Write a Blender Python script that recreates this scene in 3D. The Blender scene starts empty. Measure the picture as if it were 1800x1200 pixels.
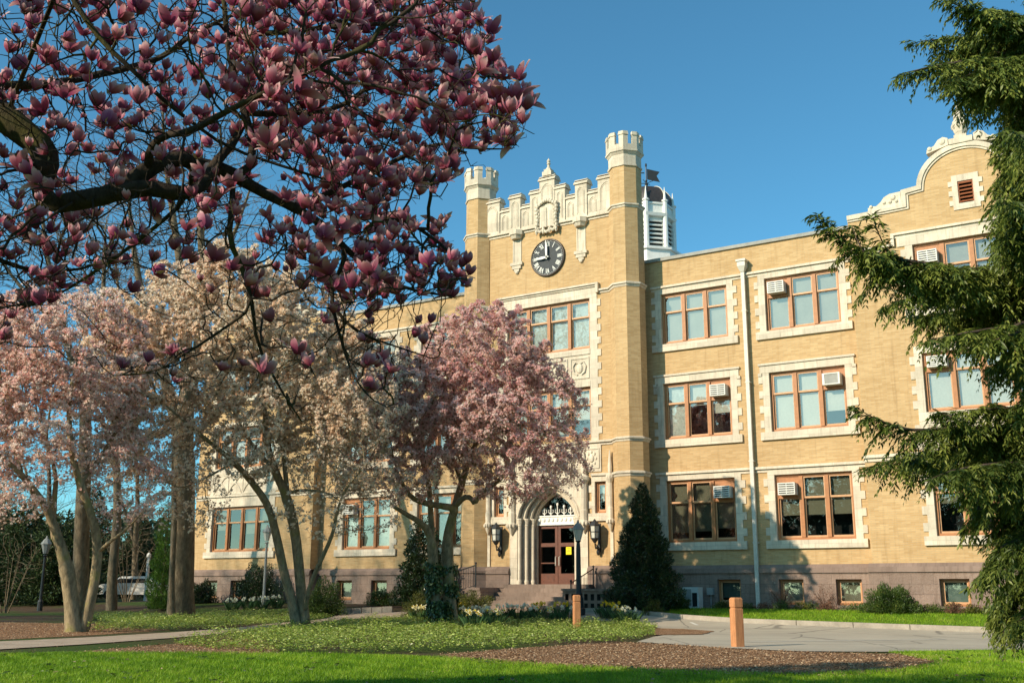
import bpy, math, random
import numpy as np
from mathutils import Vector
rng = np.random.default_rng(7); random.seed(7)
S = bpy.context.scene
COL = S.collection
rad = math.radians

# ------------------------------------------------------------------ camera
FOC, YAW, PITCH, ROLL = 1861.7, 0.564479, 0.230913, 0.004079     # solved from the facade
CAM = np.array([0.0, -41.0, 1.15])
cd = bpy.data.cameras.new('camera'); cam = bpy.data.objects.new('camera', cd); COL.objects.link(cam)
cd.sensor_width = 36.0; cd.lens = FOC / 1800 * 36.0; cd.clip_start = 0.1; cd.clip_end = 3000
def cam_axes():
    cy, sy, cp, sp = math.cos(YAW), math.sin(YAW), math.cos(PITCH), math.sin(PITCH)
    f = np.array([-sy*cp, cy*cp, sp]); r = np.array([cy, sy, 0.0]); u = np.cross(r, f)
    c, s = math.cos(ROLL), math.sin(ROLL)
    return c*r + s*u, -s*r + c*u, f
CR, CU, CF = cam_axes()
from mathutils import Matrix
cam.matrix_world = Matrix(((CR[0], CU[0], -CF[0], CAM[0]), (CR[1], CU[1], -CF[1], CAM[1]),
                           (CR[2], CU[2], -CF[2], CAM[2]), (0, 0, 0, 1)))
S.camera = cam

# ------------------------------------------------------------------ sky, sun, exposure
SUN_EL = rad(27.0)
SUNH = np.array([-0.405, -0.914]); SUNH /= np.linalg.norm(SUNH)   # horizontal direction towards the sun
TOSUN = np.array([SUNH[0]*math.cos(SUN_EL), SUNH[1]*math.cos(SUN_EL), math.sin(SUN_EL)])
W = bpy.data.worlds.new('World'); S.world = W; W.use_nodes = True
nt = W.node_tree; nt.nodes.clear()
sky = nt.nodes.new('ShaderNodeTexSky'); sky.sky_type = 'NISHITA'; sky.sun_disc = False
sky.sun_elevation = SUN_EL; sky.sun_rotation = math.atan2(SUNH[0], SUNH[1])
sky.altitude = 300; sky.air_density = 0.8; sky.dust_density = 1.0; sky.ozone_density = 4.5
bg = nt.nodes.new('ShaderNodeBackground'); bg.inputs['Strength'].default_value = 0.15
wo = nt.nodes.new('ShaderNodeOutputWorld')
gr = nt.nodes.new('ShaderNodeMix'); gr.data_type = 'RGBA'; gr.blend_type = 'MULTIPLY'; gr.inputs[0].default_value = 1.0
gr.inputs[7].default_value = (0.62, 1.10, 0.97, 1.0)      # white balance of the photograph's azure sky
nt.links.new(sky.outputs[0], gr.inputs[6]); nt.links.new(gr.outputs[2], bg.inputs[0]); nt.links.new(bg.outputs[0], wo.inputs[0])
sd = bpy.data.lights.new('sun', 'SUN'); sd.energy = 4.5; sd.angle = rad(0.55); sd.color = (1.0, 0.86, 0.66)
so = bpy.data.objects.new('sun', sd); COL.objects.link(so)
so.rotation_euler = Vector(TOSUN).to_track_quat('Z', 'Y').to_euler(); so.location = (-30, -60, 60)
S.view_settings.view_transform = 'Standard'; S.view_settings.look = 'None'
S.view_settings.exposure = 0.40; S.view_settings.gamma = 1.0
S.cycles.max_bounces = 6; S.cycles.transparent_max_bounces = 16; S.cycles.diffuse_bounces = 4
S.cycles.glossy_bounces = 3; S.cycles.transmission_bounces = 3

# ------------------------------------------------------------------ geometry of the place
def gz(x, y):
    t = np.clip((np.asarray(y, float) + 9.0) / 8.0, 0, 1)
    return 0.5 * t * t * (3 - 2*t)
def ray(px, py):
    return ((px-900)/FOC)*CR + ((600-py)/FOC)*CU + CF
def at_depth(px, py, d): return CAM + d*ray(px, py)
def at_y(px, py, y):
    d = ray(px, py); return CAM + d*(y-CAM[1])/d[1]
def on_ground(px, py):
    d = ray(px, py); t = np.linspace(4, 160, 16000); P = CAM + t[:, None]*d
    h = P[:, 2]-gz(P[:, 0], P[:, 1]); i = int(np.argmax(h < 0))
    p = P[i].copy(); p[2] = float(gz(p[0], p[1])); return p
def depth_of(p): return float((np.asarray(p)-CAM) @ CF)

# ------------------------------------------------------------------ tagging
def tag(o, label=None, cat=None, group=None, kind=None):
    if label: o['label'] = label
    if cat: o['category'] = cat
    if group: o['group'] = group
    if kind: o['kind'] = kind
    return o
def thing(name, label, cat, loc=(0, 0, 0), group=None):
    o = bpy.data.objects.new(name, None); COL.objects.link(o); o.location = [float(v) for v in loc]
    o.empty_display_size = 0.2
    return tag(o, label, cat, group)
def link(o, parent=None):
    COL.objects.link(o)
    if parent is not None:
        o.parent = parent
        # children meshes are written in world coordinates
        m = Matrix.Translation(parent['_o']) if '_o' in parent.keys() else None
    return o

# ------------------------------------------------------------------ mesh building
def origin_of(o):
    p = Vector((0, 0, 0))
    while o is not None:
        p = p + Vector(o.location); o = o.parent
    return p
def raw_mesh(name, V, F, mat, parent=None, smooth=False, uv=None, tint=None, nv=4, matidx=None):
    """V (n,3) world coordinates, F (m,nv) index array or list of lists."""
    V = np.asarray(V, np.float32)
    if parent is not None:
        V = V - np.array(origin_of(parent), np.float32)
    me = bpy.data.meshes.new(name)
    if isinstance(F, np.ndarray):
        m, k = F.shape
        me.vertices.add(len(V)); me.vertices.foreach_set('co', V.ravel())
        me.loops.add(m*k); me.loops.foreach_set('vertex_index', F.ravel().astype(np.int32))
        me.polygons.add(m)
        me.polygons.foreach_set('loop_start', np.arange(0, m*k, k, dtype=np.int32))
        me.polygons.foreach_set('loop_total', np.full(m, k, np.int32))
    else:
        tot = [len(f) for f in F]; m = len(F)
        flat = np.concatenate([np.asarray(f) for f in F]) if m else np.zeros(0)
        me.vertices.add(len(V)); me.vertices.foreach_set('co', V.ravel())
        me.loops.add(len(flat)); me.loops.foreach_set('vertex_index', flat.astype(np.int32))
        me.polygons.add(m)
        st = np.concatenate([[0], np.cumsum(tot)[:-1]])
        me.polygons.foreach_set('loop_start', st.astype(np.int32))
        me.polygons.foreach_set('loop_total', np.array(tot, np.int32))
    me.polygons.foreach_set('use_smooth', np.full(len(me.polygons), bool(smooth)))
    if uv is not None:
        ul = me.uv_layers.new(name='UVMap'); ul.data.foreach_set('uv', np.asarray(uv, np.float32).ravel())
    if tint is not None:
        a = me.attributes.new('tint', 'FLOAT', 'FACE'); a.data.foreach_set('value', np.asarray(tint, np.float32))
    mats = mat if isinstance(mat, (list, tuple)) else [mat]
    for mm in mats: me.materials.append(mm)
    if matidx is not None: me.polygons.foreach_set('material_index', np.asarray(matidx, np.int32))
    me.update(calc_edges=True); me.validate(clean_customdata=False)
    o = bpy.data.objects.new(name, me); COL.objects.link(o)
    if parent is not None: o.parent = parent
    return o

class MB:
    """collects faces in world coordinates, writes one mesh with metric box UVs"""
    def __init__(s): s.v = []; s.f = []; s.m = []; s.cur = 0
    def mat(s, i): s.cur = i; return s
    def face(s, pts):
        b = len(s.v); s.v.extend([tuple(map(float, p)) for p in pts]); s.f.append(list(range(b, b+len(pts)))); s.m.append(s.cur)
    def add(s, V, F):
        b = len(s.v); s.v.extend([tuple(map(float, p)) for p in V])
        for f in F: s.f.append([b+i for i in f]); s.m.append(s.cur)
    def box(s, x0, x1, y0, y1, z0, z1, skip=''):
        V = [(x0,y0,z0),(x1,y0,z0),(x1,y1,z0),(x0,y1,z0),(x0,y0,z1),(x1,y0,z1),(x1,y1,z1),(x0,y1,z1)]
        F = {'d':(3,2,1,0),'u':(4,5,6,7),'f':(0,1,5,4),'r':(1,2,6,5),'b':(2,3,7,6),'l':(3,0,4,7)}
        s.add(V, [F[k] for k in F if k not in skip]); return s
    def obox(s, c, ax, ay, az):
        c, ax, ay, az = map(np.asarray, (c, ax, ay, az))
        V = [c+i*ax+j*ay+k*az for k in (-1, 1) for j in (-1, 1) for i in (-1, 1)]
        s.add(V, [(0,2,3,1),(4,5,7,6),(0,1,5,4),(1,3,7,5),(3,2,6,7),(2,0,4,6)]); return s
    def prism(s, pts, y0, y1):
        """polygon in XZ (counter-clockwise seen from -y) extruded from y0 (front) to y1"""
        n = len(pts); V = [(x, y0, z) for x, z in pts]+[(x, y1, z) for x, z in pts]
        s.add(V, [list(range(n)), list(range(2*n-1, n-1, -1))]+[(j, i, i+n, j+n) for i in range(n) for j in [(i+1) % n]]); return s
    def frustum(s, cx, cy, z0, z1, r0, r1, n=8, rot=None, cap=True, bot=True):
        rot = math.pi/n if rot is None else rot
        a = [rot+2*math.pi*i/n for i in range(n)]
        V = [(cx+r0*math.cos(t), cy+r0*math.sin(t), z0) for t in a]+[(cx+r1*math.cos(t), cy+r1*math.sin(t), z1) for t in a]
        F = [(i, (i+1) % n, n+(i+1) % n, n+i) for i in range(n)]
        if cap: F.append(list(range(n, 2*n)))
        if bot: F.append(list(range(n-1, -1, -1)))
        s.add(V, F); return s
    def lathe(s, cx, cy, prof, n=16, rot=0.0):
        V = []; F = []
        for r, z in prof:
            for i in range(n):
                t = rot+2*math.pi*i/n; V.append((cx+r*math.cos(t), cy+r*math.sin(t), z))
        for k in range(len(prof)-1):
            for i in range(n):
                j = (i+1) % n; F.append((k*n+i, k*n+j, (k+1)*n+j, (k+1)*n+i))
        F.append(list(range((len(prof)-1)*n, len(prof)*n))); F.append(list(range(n-1, -1, -1)))
        s.add(V, F); return s
    def tube(s, pts, r, n=6):
        pts = [np.asarray(p, float) for p in pts]; m = len(pts)
        rr = r if hasattr(r, '__len__') else [r]*m
        V = []; F = []
        for i, p in enumerate(pts):
            d = pts[min(i+1, m-1)]-pts[max(i-1, 0)]; d = d/(np.linalg.norm(d)+1e-9)
            ref = np.array([0.13, 0.97, 0.2]) if abs(d[1]) < .9 else np.array([1.0, 0, 0])
            u = np.cross(d, ref); u /= np.linalg.norm(u); w = np.cross(d, u)
            for k in range(n):
                t = 2*math.pi*k/n; V.append(p+rr[i]*(math.cos(t)*u+math.sin(t)*w))
        for i in range(m-1):
            for k in range(n):
                j = (k+1) % n; F.append((i*n+k, i*n+j, (i+1)*n+j, (i+1)*n+k))
        F.append(list(range(n))[::-1]); F.append(list(range((m-1)*n, m*n)))
        s.add(V, F); return s
    def ball(s, c, rx, ry, rz, nu=8, nv=6):
        V = [(c[0], c[1], c[2]-rz)]; F = []
        for j in range(1, nv):
            p = -math.pi/2+math.pi*j/nv
            for i in range(nu):
                t = 2*math.pi*i/nu; V.append((c[0]+rx*math.cos(p)*math.cos(t), c[1]+ry*math.cos(p)*math.sin(t), c[2]+rz*math.sin(p)))
        V.append((c[0], c[1], c[2]+rz)); top = len(V)-1
        for i in range(nu):
            F.append((0, 1+(i+1) % nu, 1+i)); F.append((top, 1+(nv-2)*nu+i, 1+(nv-2)*nu+(i+1) % nu))
        for j in range(nv-2):
            for i in range(nu):
                k = (i+1) % nu; F.append((1+j*nu+i, 1+j*nu+k, 1+(j+1)*nu+k, 1+(j+1)*nu+i))
        s.add(V, F); return s
    def build(s, name, mat, parent=None, smooth=False):
        V = np.array(s.v, float); uv = []
        for f in s.f:
            P = V[f]; n = np.zeros(3)
            for i in range(len(f)):
                a, b = P[i], P[(i+1) % len(f)]; n += np.cross(a, b)
            n /= (np.linalg.norm(n)+1e-12)
            if abs(n[2]) > .75: uv.append(P[:, :2])
            else:
                t = np.array([-n[1], n[0]]); t /= (np.linalg.norm(t)+1e-9)
                uv.append(np.stack([P[:, :2] @ t, P[:, 2]], 1))
        return raw_mesh(name, V, s.f, mat, parent, smooth, np.concatenate(uv), matidx=s.m)

# ------------------------------------------------------------------ materials
def newmat(name):
    m = bpy.data.materials.new(name); m.use_nodes = True; n = m.node_tree; n.nodes.clear()
    o = n.nodes.new('ShaderNodeOutputMaterial'); return m, n, o
def N(n, t, **k):
    x = n.nodes.new(t)
    for a, b in k.items():
        if a.startswith('i_'):
            key = a[2:].replace('_', ' '); x.inputs[int(key) if key.isdigit() else key].default_value = b
        else: setattr(x, a, b)
    return x
def rgb(c): return (c[0], c[1], c[2], 1.0)
def mixc(n, fac, a, b, mode='MIX'):
    x = n.nodes.new('ShaderNodeMix'); x.data_type = 'RGBA'; x.blend_type = mode
    for v, i in ((fac, 0), (a, 6), (b, 7)):
        if isinstance(v, bpy.types.NodeSocket): n.links.new(v, x.inputs[i])
        else: x.inputs[i].default_value = v if not isinstance(v, tuple) or len(v) == 4 else rgb(v)
    return x.outputs[2]
def ramp(n, src, stops):
    r = n.nodes.new('ShaderNodeValToRGB'); e = r.color_ramp.elements
    while len(e) < len(stops): e.new(0.5)
    for i, (p, c) in enumerate(stops): e[i].position = p; e[i].color = rgb(c) if not isinstance(c, (int, float)) else (c, c, c, 1)
    n.links.new(src, r.inputs[0]); return r.outputs[0]
def coords(n, kind='Object', scale=(1, 1, 1)):
    tc = n.nodes.new('ShaderNodeTexCoord'); mp = n.nodes.new('ShaderNodeMapping'); mp.inputs['Scale'].default_value = scale
    n.links.new(tc.outputs[kind], mp.inputs[0]); return mp.outputs[0]
def noise(n, vec, scale, detail=6, rough=.6):
    x = N(n, 'ShaderNodeTexNoise', i_Scale=scale, i_Detail=detail, i_Roughness=rough)
    n.links.new(vec, x.inputs['Vector']); return x.outputs['Fac']
def bump(n, h, strength, dist):
    b = N(n, 'ShaderNodeBump', i_Strength=strength, i_Distance=dist); n.links.new(h, b.inputs['Height']); return b.outputs[0]
def finish(n, o, col, rough=.8, normal=None, spec=.3, metal=0.0):
    p = N(n, 'ShaderNodeBsdfPrincipled'); p.inputs['Roughness'].default_value = rough
    p.inputs['Specular IOR Level'].default_value = spec; p.inputs['Metallic'].default_value = metal
    if isinstance(col, bpy.types.NodeSocket): n.links.new(col, p.inputs['Base Color'])
    else: p.inputs['Base Color'].default_value = rgb(col)
    if normal is not None: n.links.new(normal, p.inputs['Normal'])
    n.links.new(p.outputs[0], o.inputs[0]); return p
def plain(name, c, rough=.7, var=.25, sc=6.0, bmp=.15, spec=.3, metal=0.0, c2=None):
    m, n, o = newmat(name); v = coords(n)
    f = noise(n, v, sc); f2 = noise(n, v, sc*7)
    a = c2 if c2 else tuple(x*(1-var) for x in c); b = tuple(min(1, x*(1+var*.6)) for x in c)
    col = ramp(n, f, [(.3, a), (.7, b)])
    col = mixc(n, .25, col, ramp(n, f2, [(.3, (.55, .55, .55)), (.7, (1.2, 1.2, 1.2))]), 'MULTIPLY')
    finish(n, o, col, rough, bump(n, f2, bmp, .02), spec, metal); return m
def brick_mat():
    m, n, o = newmat('yellow_brick'); uv = coords(n, 'UV')
    b = N(n, 'ShaderNodeTexBrick', offset=.5, i_Scale=1.0); b.inputs['Mortar Size'].default_value = .006
    b.inputs['Brick Width'].default_value = .31; b.inputs['Row Height'].default_value = .066; b.inputs['Mortar Smooth'].default_value = .3
    b.inputs['Bias'].default_value = 0.0
    b.inputs['Color1'].default_value = rgb((.562, .382, .198)); b.inputs['Color2'].default_value = rgb((.468, .298, .138))
    b.inputs['Mortar'].default_value = rgb((.42, .34, .22)); n.links.new(uv, b.inputs['Vector'])
    v2 = coords(n, 'UV', (1.6, 12.0, 1)); f = noise(n, v2, 2.2, 5, .75)
    c = mixc(n, .55, b.outputs['Color'], ramp(n, f, [(.25, (.68, .62, .56)), (.5, (1, 1, 1)), (.75, (1.22, 1.2, 1.16))]), 'MULTIPLY')
    g = noise(n, uv, .35, 5, .6)
    c = mixc(n, .6, c, ramp(n, g, [(.3, (.80, .76, .70)), (.7, (1.1, 1.08, 1.05))]), 'MULTIPLY')
    # rain streaks: stretched vertically
    v3 = coords(n, 'UV', (3.0, .18, 1)); st = noise(n, v3, 1.6, 5, .65)
    c = mixc(n, .5, c, ramp(n, st, [(.30, (.66, .60, .54)), (.46, (1, 1, 1))]), 'MULTIPLY')
    finish(n, o, c, .85, bump(n, b.outputs['Fac'], -.35, .012), .25); return m
def stone_mat(name, c, bw=.9, rh=.42, joint=.004, dark=.55, rough=.85, rockface=0.0):
    m, n, o = newmat(name); uv = coords(n, 'UV'); v = coords(n)
    b = N(n, 'ShaderNodeTexBrick', offset=.5, i_Scale=1.0); b.inputs['Mortar Size'].default_value = joint
    b.inputs['Brick Width'].default_value = bw; b.inputs['Row Height'].default_value = rh
    b.inputs['Color1'].default_value = rgb(tuple(x*1.08 for x in c)); b.inputs['Color2'].default_value = rgb(tuple(x*.86 for x in c))
    b.inputs['Mortar'].default_value = rgb(tuple(x*dark for x in c)); n.links.new(uv, b.inputs['Vector'])
    f = noise(n, v, 2.0, 6, .65); g = noise(n, v, 14, 5, .7)
    col = mixc(n, .6, b.outputs['Color'], ramp(n, f, [(.3, (.74, .71, .68)), (.65, (1.1, 1.09, 1.07))]), 'MULTIPLY')
    v3 = coords(n, 'UV', (4.0, .35, 1)); st = noise(n, v3, 2.0, 5, .65)
    col = mixc(n, .55, col, ramp(n, st, [(.32, (.62, .59, .56)), (.5, (1, 1, 1))]), 'MULTIPLY')
    hb = mixc(n, rockface, b.outputs['Fac'], g) if rockface else g
    nb = bump(n, g, .25+rockface, .02+.04*rockface)
    finish(n, o, col, rough, nb, .25); return m
def leafy(name, lo, hi, transl=.3, rough=.5, spec=.35, tip=None):
    m, n, o = newmat(name)
    at = N(n, 'ShaderNodeAttribute', attribute_name='tint')
    col = ramp(n, at.outputs['Fac'], [(0.0, lo), (1.0, hi)] if tip is None else [(0.0, lo), (.6, hi), (1.0, tip)])
    p = N(n, 'ShaderNodeBsdfPrincipled'); p.inputs['Roughness'].default_value = rough; p.inputs['Specular IOR Level'].default_value = spec
    t = N(n, 'ShaderNodeBsdfTranslucent'); ms = N(n, 'ShaderNodeMixShader'); ms.inputs[0].default_value = transl
    n.links.new(col, p.inputs['Base Color']); n.links.new(col, t.inputs['Color'])
    n.links.new(p.outputs[0], ms.inputs[1]); n.links.new(t.outputs[0], ms.inputs[2]); n.links.new(ms.outputs[0], o.inputs[0]); return m
def bark(name, c1, c2, moss=None, sc=9.0):
    m, n, o = newmat(name); v = coords(n, 'Object', (1, 1, .35))
    f = noise(n, v, sc, 8, .7); g = noise(n, coords(n), 1.7, 4, .6)
    col = ramp(n, f, [(.3, c1), (.68, c2)])
    if moss: col = mixc(n, ramp(n, g, [(.54, 0.0), (.66, .75)]), col, moss)
    finish(n, o, col, .9, bump(n, f, .7, .04), .2); return m
def glass_mat(name='window_glass', tintc=(.74, .77, .76), refl=.15):
    m, n, o = newmat(name)
    g = N(n, 'ShaderNodeBsdfGlossy'); g.inputs['Roughness'].default_value = .02; g.inputs['Color'].default_value = rgb((.88, .78, .76))
    v = coords(n); h = noise(n, v, 1.3, 2, .5); n.links.new(bump(n, h, .06, .05), g.inputs['Normal'])
    t = N(n, 'ShaderNodeBsdfTransparent'); t.inputs['Color'].default_value = rgb(tintc)
    lw = N(n, 'ShaderNodeLayerWeight'); lw.inputs['Blend'].default_value = .35
    mr = N(n, 'ShaderNodeMapRange'); mr.inputs[3].default_value = refl; mr.inputs[4].default_value = .75
    n.links.new(lw.outputs['Fresnel'], mr.inputs[0])
    ms = N(n, 'ShaderNodeMixShader'); n.links.new(mr.outputs[0], ms.inputs[0]); n.links.new(t.outputs[0], ms.inputs[1]); n.links.new(g.outputs[0], ms.inputs[2])
    n.links.new(ms.outputs[0], o.inputs[0]); return m

M = {}
M['brick'] = brick_mat()
M['stone'] = stone_mat('limestone', (.635, .555, .44))
M['stone2'] = stone_mat('carved_limestone', (.66, .58, .46), 2.0, 1.0)
M['brown'] = stone_mat('brownstone', (.29, .208, .168), .75, .36, .008, .6, .9, .6)
M['brownsmooth'] = stone_mat('dressed_brownstone', (.26, .186, .152), 1.4, .8, .004, .6)
M['coping'] = plain('weathered_coping', (.34, .33, .30), .8, .2, 3)
M['wood'] = plain('terracotta_painted_wood', (.40, .160, .055), .5, .18, 8, .1, .4)
M['sash'] = plain('sash_paint_highlight', (.56, .30, .145), .5, .15, 8, .1, .4)  # paler than the frames: highlights on the sash edges put into the colour
M['woodd'] = plain('varnished_door_wood', (.135, .040, .018), .35, .3, 5, .1, .5)
M['glass'] = glass_mat()
M['dglass'] = glass_mat('dark_door_glass', (.35, .40, .36), .05)
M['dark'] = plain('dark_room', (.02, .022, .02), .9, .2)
M['blind_w'] = plain('white_roller_blind', (.64, .63, .54), .8, .06, 2, .03)
M['sky_sheet'] = plain('sky_reflection_grey', (.42, .40, .33), .8, .12, 2, .03)  # added sheet behind top floor panes; puts the sky's reflection into their colour
M['blind_g'] = plain('olive_roller_blind', (.22, .21, .14), .8, .1, 2, .03)
M['blind_c'] = plain('lace_curtain', (.62, .66, .60), .8, .3, 9, .2)
M['blind_t'] = plain('teal_roller_blind', (.20, .28, .24), .8, .1, 2, .03)
M['acw'] = plain('ac_casing', (.68, .66, .60), .45, .1, 5, .05)
M['black'] = plain('black_iron', (.022, .022, .022), .45, .3, 20, .2, .5)
M['slate'] = plain('slate_clock_dial', (.035, .042, .048), .6, .3, 14, .2)
M['bronze'] = plain('dark_bronze', (.035, .022, .014), .5, .3, 10, .2, .5)
M['white'] = plain('white_paint', (.80, .78, .72), .55, .08, 4, .08)
M['dome'] = plain('dark_slate_dome', (.045, .036, .034), .55, .4, 10, .3, .5)
M['gutter'] = plain('galvanised_downpipe', (.62, .58, .50), .5, .12, 4, .06)
M['yellow'] = plain('yellow_paper', (.85, .68, .02), .7, .03, 3, .0)
M['frost'] = plain('frosted_lamp_glass', (.60, .58, .50), .3, .08, 6, .05, .5)
M['rust'] = plain('louvre_wood', (.33, .11, .05), .6, .2, 8, .1)
M['asphalt'] = plain('asphalt', (.40, .345, .265), .9, .16, .8, .3)
def asphalt_mat():
    m, n, o = newmat('old_asphalt'); v = coords(n); f = noise(n, v, .45, 6, .6); g = noise(n, v, 60, 3, .6)
    c = ramp(n, f, [(.3, (.345, .30, .235)), (.5, (.41, .355, .275)), (.72, (.45, .39, .30))])
    wv = mixc(n, .12, v, N_noise_vec(n, v)); x = N(n, 'ShaderNodeTexVoronoi', feature='DISTANCE_TO_EDGE', i_Scale=.38); n.links.new(wv, x.inputs['Vector'])
    c = mixc(n, ramp(n, x.outputs['Distance'], [(.004, .75), (.012, 0.0)]), c, (.16, .14, .115))
    p = noise(n, coords(n, 'Object', (1, 1, 1)), .16, 1, .3); c = mixc(n, ramp(n, p, [(.60, 0.0), (.61, .35)]), c, (.27, .24, .20))
    c = mixc(n, .35, c, ramp(n, g, [(.3, (.7, .7, .7)), (.7, (1.2, 1.2, 1.2))]), 'MULTIPLY'); finish(n, o, c, .9, bump(n, g, .4, .01), .2); return m
def N_noise_vec(n, v):
    x = N(n, 'ShaderNodeTexNoise', i_Scale=1.5, i_Detail=4.0); n.links.new(v, x.inputs['Vector']); return x.outputs['Color']
M['asphalt'] = asphalt_mat()
def grain_mat():
    m, n, o = newmat('weathered_cedar'); v = coords(n, 'Object', (14, 14, .9)); f = noise(n, v, 3.0, 6, .7); g = noise(n, coords(n), 5, 4, .6)
    c = ramp(n, f, [(.28, (.30, .125, .055)), (.5, (.52, .23, .10)), (.75, (.62, .30, .145))]); c = mixc(n, .5, c, ramp(n, g, [(.3, (.72, .72, .72)), (.7, (1.12, 1.1, 1.08))]), 'MULTIPLY')
    finish(n, o, c, .8, bump(n, f, .5, .01), .2); return m
M['concrete'] = plain('concrete_path', (.43, .325, .235), .9, .25, 1.6, .25)
M['kerb'] = plain('kerb_stone', (.36, .31, .25), .9, .25, 2.2, .25)
M['paint'] = plain('worn_road_paint', (.66, .63, .56), .8, .25, 5, .1)
M['post'] = grain_mat()
M['step'] = stone_mat('brownstone_steps', (.24, .175, .14), 1.6, 5.0, .003, .7)

# ------------------------------------------------------------------ ground, lawns, road, path
def sheet(name, poly, off, mat, kind='structure', step=.5, label=None, cat=None, edge=0.0):
    """a sheet draped on the ground over an XY polygon, cut to the polygon"""
    import bmesh
    poly = [np.asarray(p[:2], float) for p in poly]
    if edge:
        q = []
        for i, a in enumerate(poly):
            b = poly[(i+1) % len(poly)]; L = np.linalg.norm(b-a); k = max(1, int(L/.35))
            nrm = np.array([-(b-a)[1], (b-a)[0]])/(L+1e-9)
            for j in range(k):
                q.append(a+(b-a)*j/k+nrm*(rng.normal()*edge if j else 0))
        poly = q
    bm = bmesh.new(); bm.faces.new([bm.verts.new((p[0], p[1], 0)) for p in poly])
    P = np.array(poly); lo, hi = P.min(0), P.max(0)
    for ax in (0, 1):
        for c in np.arange(math.floor(lo[ax]/step)*step+step, hi[ax], step):
            co = [0, 0, 0]; no = [0, 0, 0]; co[ax] = c; no[ax] = 1
            bmesh.ops.bisect_plane(bm, geom=bm.verts[:]+bm.edges[:]+bm.faces[:], plane_co=co, plane_no=no)
    for v in bm.verts: v.co.z = float(gz(v.co.x, v.co.y))+off
    bmesh.ops.recalc_face_normals(bm, faces=bm.faces[:])
    for f in bm.faces:
        if f.normal.z < 0: f.normal_flip()
    me = bpy.data.meshes.new(name); bm.to_mesh(me); bm.free(); me.materials.append(mat)
    o = bpy.data.objects.new(name, me); COL.objects.link(o); return tag(o, label, cat, kind=kind)
def inpoly(P, poly):
    poly = np.array([p[:2] for p in poly]); x, y = P[:, 0], P[:, 1]; r = np.zeros(len(P), bool); j = len(poly)-1
    for i in range(len(poly)):
        xi, yi = poly[i]; xj, yj = poly[j]
        c = ((yi > y) != (yj > y)) & (x < (xj-xi)*(y-yi)/(yj-yi+1e-12)+xi); r ^= c; j = i
    return r
def scatter(poly, n, pad=0):
    P = np.array([p[:2] for p in poly]); lo, hi = P.min(0), P.max(0)
    Q = lo+rng.random((n, 2))*(hi-lo); return Q[inpoly(Q, poly)]
G = on_ground
def ground_mat():
    m, n, o = newmat('soil_and_thin_grass'); v = coords(n)
    f = noise(n, v, .25, 6, .6); g = noise(n, v, 9, 6, .7)
    c = mixc(n, ramp(n, f, [(.42, 0.0), (.6, 1.0)]), (.085, .055, .035), (.055, .085, .018))
    c = mixc(n, .6, c, ramp(n, g, [(.3, (.5, .5, .5)), (.7, (1.3, 1.3, 1.3))]), 'MULTIPLY')
    finish(n, o, c, .95, bump(n, g, .6, .05), .1); return m
def mulch_mat():
    m, n, o = newmat('bark_mulch'); v = coords(n)
    x = N(n, 'ShaderNodeTexVoronoi', i_Scale=26.0); n.links.new(v, x.inputs['Vector'])
    c = ramp(n, x.outputs['Color'], [(.1, (.13, .07, .036)), (.55, (.29, .16, .085)), (.95, (.48, .31, .19))])
    g = noise(n, v, 1.2, 5, .6); c = mixc(n, .6, c, ramp(n, g, [(.3, (.6, .6, .6)), (.7, (1.2, 1.15, 1.1))]), 'MULTIPLY')
    finish(n, o, c, .95, bump(n, x.outputs['Distance'], .8, .03), .1); return m
def lawn_mat():
    m, n, o = newmat('lawn_turf'); v = coords(n)
    g = noise(n, v, 40, 6, .7); f = noise(n, v, .7, 5, .6)
    c = ramp(n, g, [(.3, (.06, .12, .006)), (.7, (.15, .25, .012))])
    c = mixc(n, .6, c, ramp(n, f, [(.3, (.8, .85, .8)), (.7, (1.2, 1.1, 1.0))]), 'MULTIPLY')
    finish(n, o, c, .9, bump(n, g, .8, .04), .15); return m
M['soil'] = ground_mat(); M['mulch'] = mulch_mat(); M['lawn'] = lawn_mat()
xs = np.concatenate([[-900, -500, -250, -150], np.arange(-100, 61, 2.0), [100, 200, 500, 900]])
ys = np.concatenate([[-600, -300, -150, -90], np.arange(-60, 41, 1.0), [60, 120, 300, 900]])
XX, YY = np.meshgrid(xs, ys, indexing='ij'); V = np.stack([XX, YY, gz(XX, YY)], -1).reshape(-1, 3)
ii = np.arange(len(xs)-1)[:, None]*len(ys)+np.arange(len(ys)-1)[None]
F = np.stack([ii, ii+len(ys), ii+len(ys)+1, ii+1], -1).reshape(-1, 4)
tag(raw_mesh('ground', V, F, M['soil'], smooth=True), kind='structure')

lawn_edge = [G(-60, 1150), G(0, 1149), G(120, 1145), G(230, 1147), G(420, 1150), G(560, 1150), G(700, 1150), G(770, 1155), G(860, 1165), G(1000, 1171),
             G(1100, 1175), G(1250, 1181), G(1400, 1186), G(1500, 1184), G(1580, 1178), G(1650, 1165), G(1640, 1154), G(1560, 1146), G(1680, 1144), G(1800, 1143)]
e0, e1 = lawn_edge[0], lawn_edge[-1]
lawn_poly = lawn_edge+[e1+np.array([14, 12, 0]), np.array([30, -30, 0]), np.array([30, -70, 0]), np.array([-60, -70, 0]), np.array([-45, -52, 0]), e0+np.array([-4, -3.0, 0])]
sheet('lawn', lawn_poly, .012, M['lawn'], edge=.05)
mulch_poly = [G(772, 1150), G(860, 1143), G(1000, 1133), G(1100, 1129), G(1180, 1132), G(1290, 1140), G(1420, 1146), G(1560, 1149), G(1660, 1152), G(1668, 1168), G(1590, 1182), G(1480, 1190), G(1250, 1188), G(1050, 1178), G(870, 1168), G(790, 1157)]
sheet('mulch_bed', mulch_poly, .006, M['mulch'], edge=.05)
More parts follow.
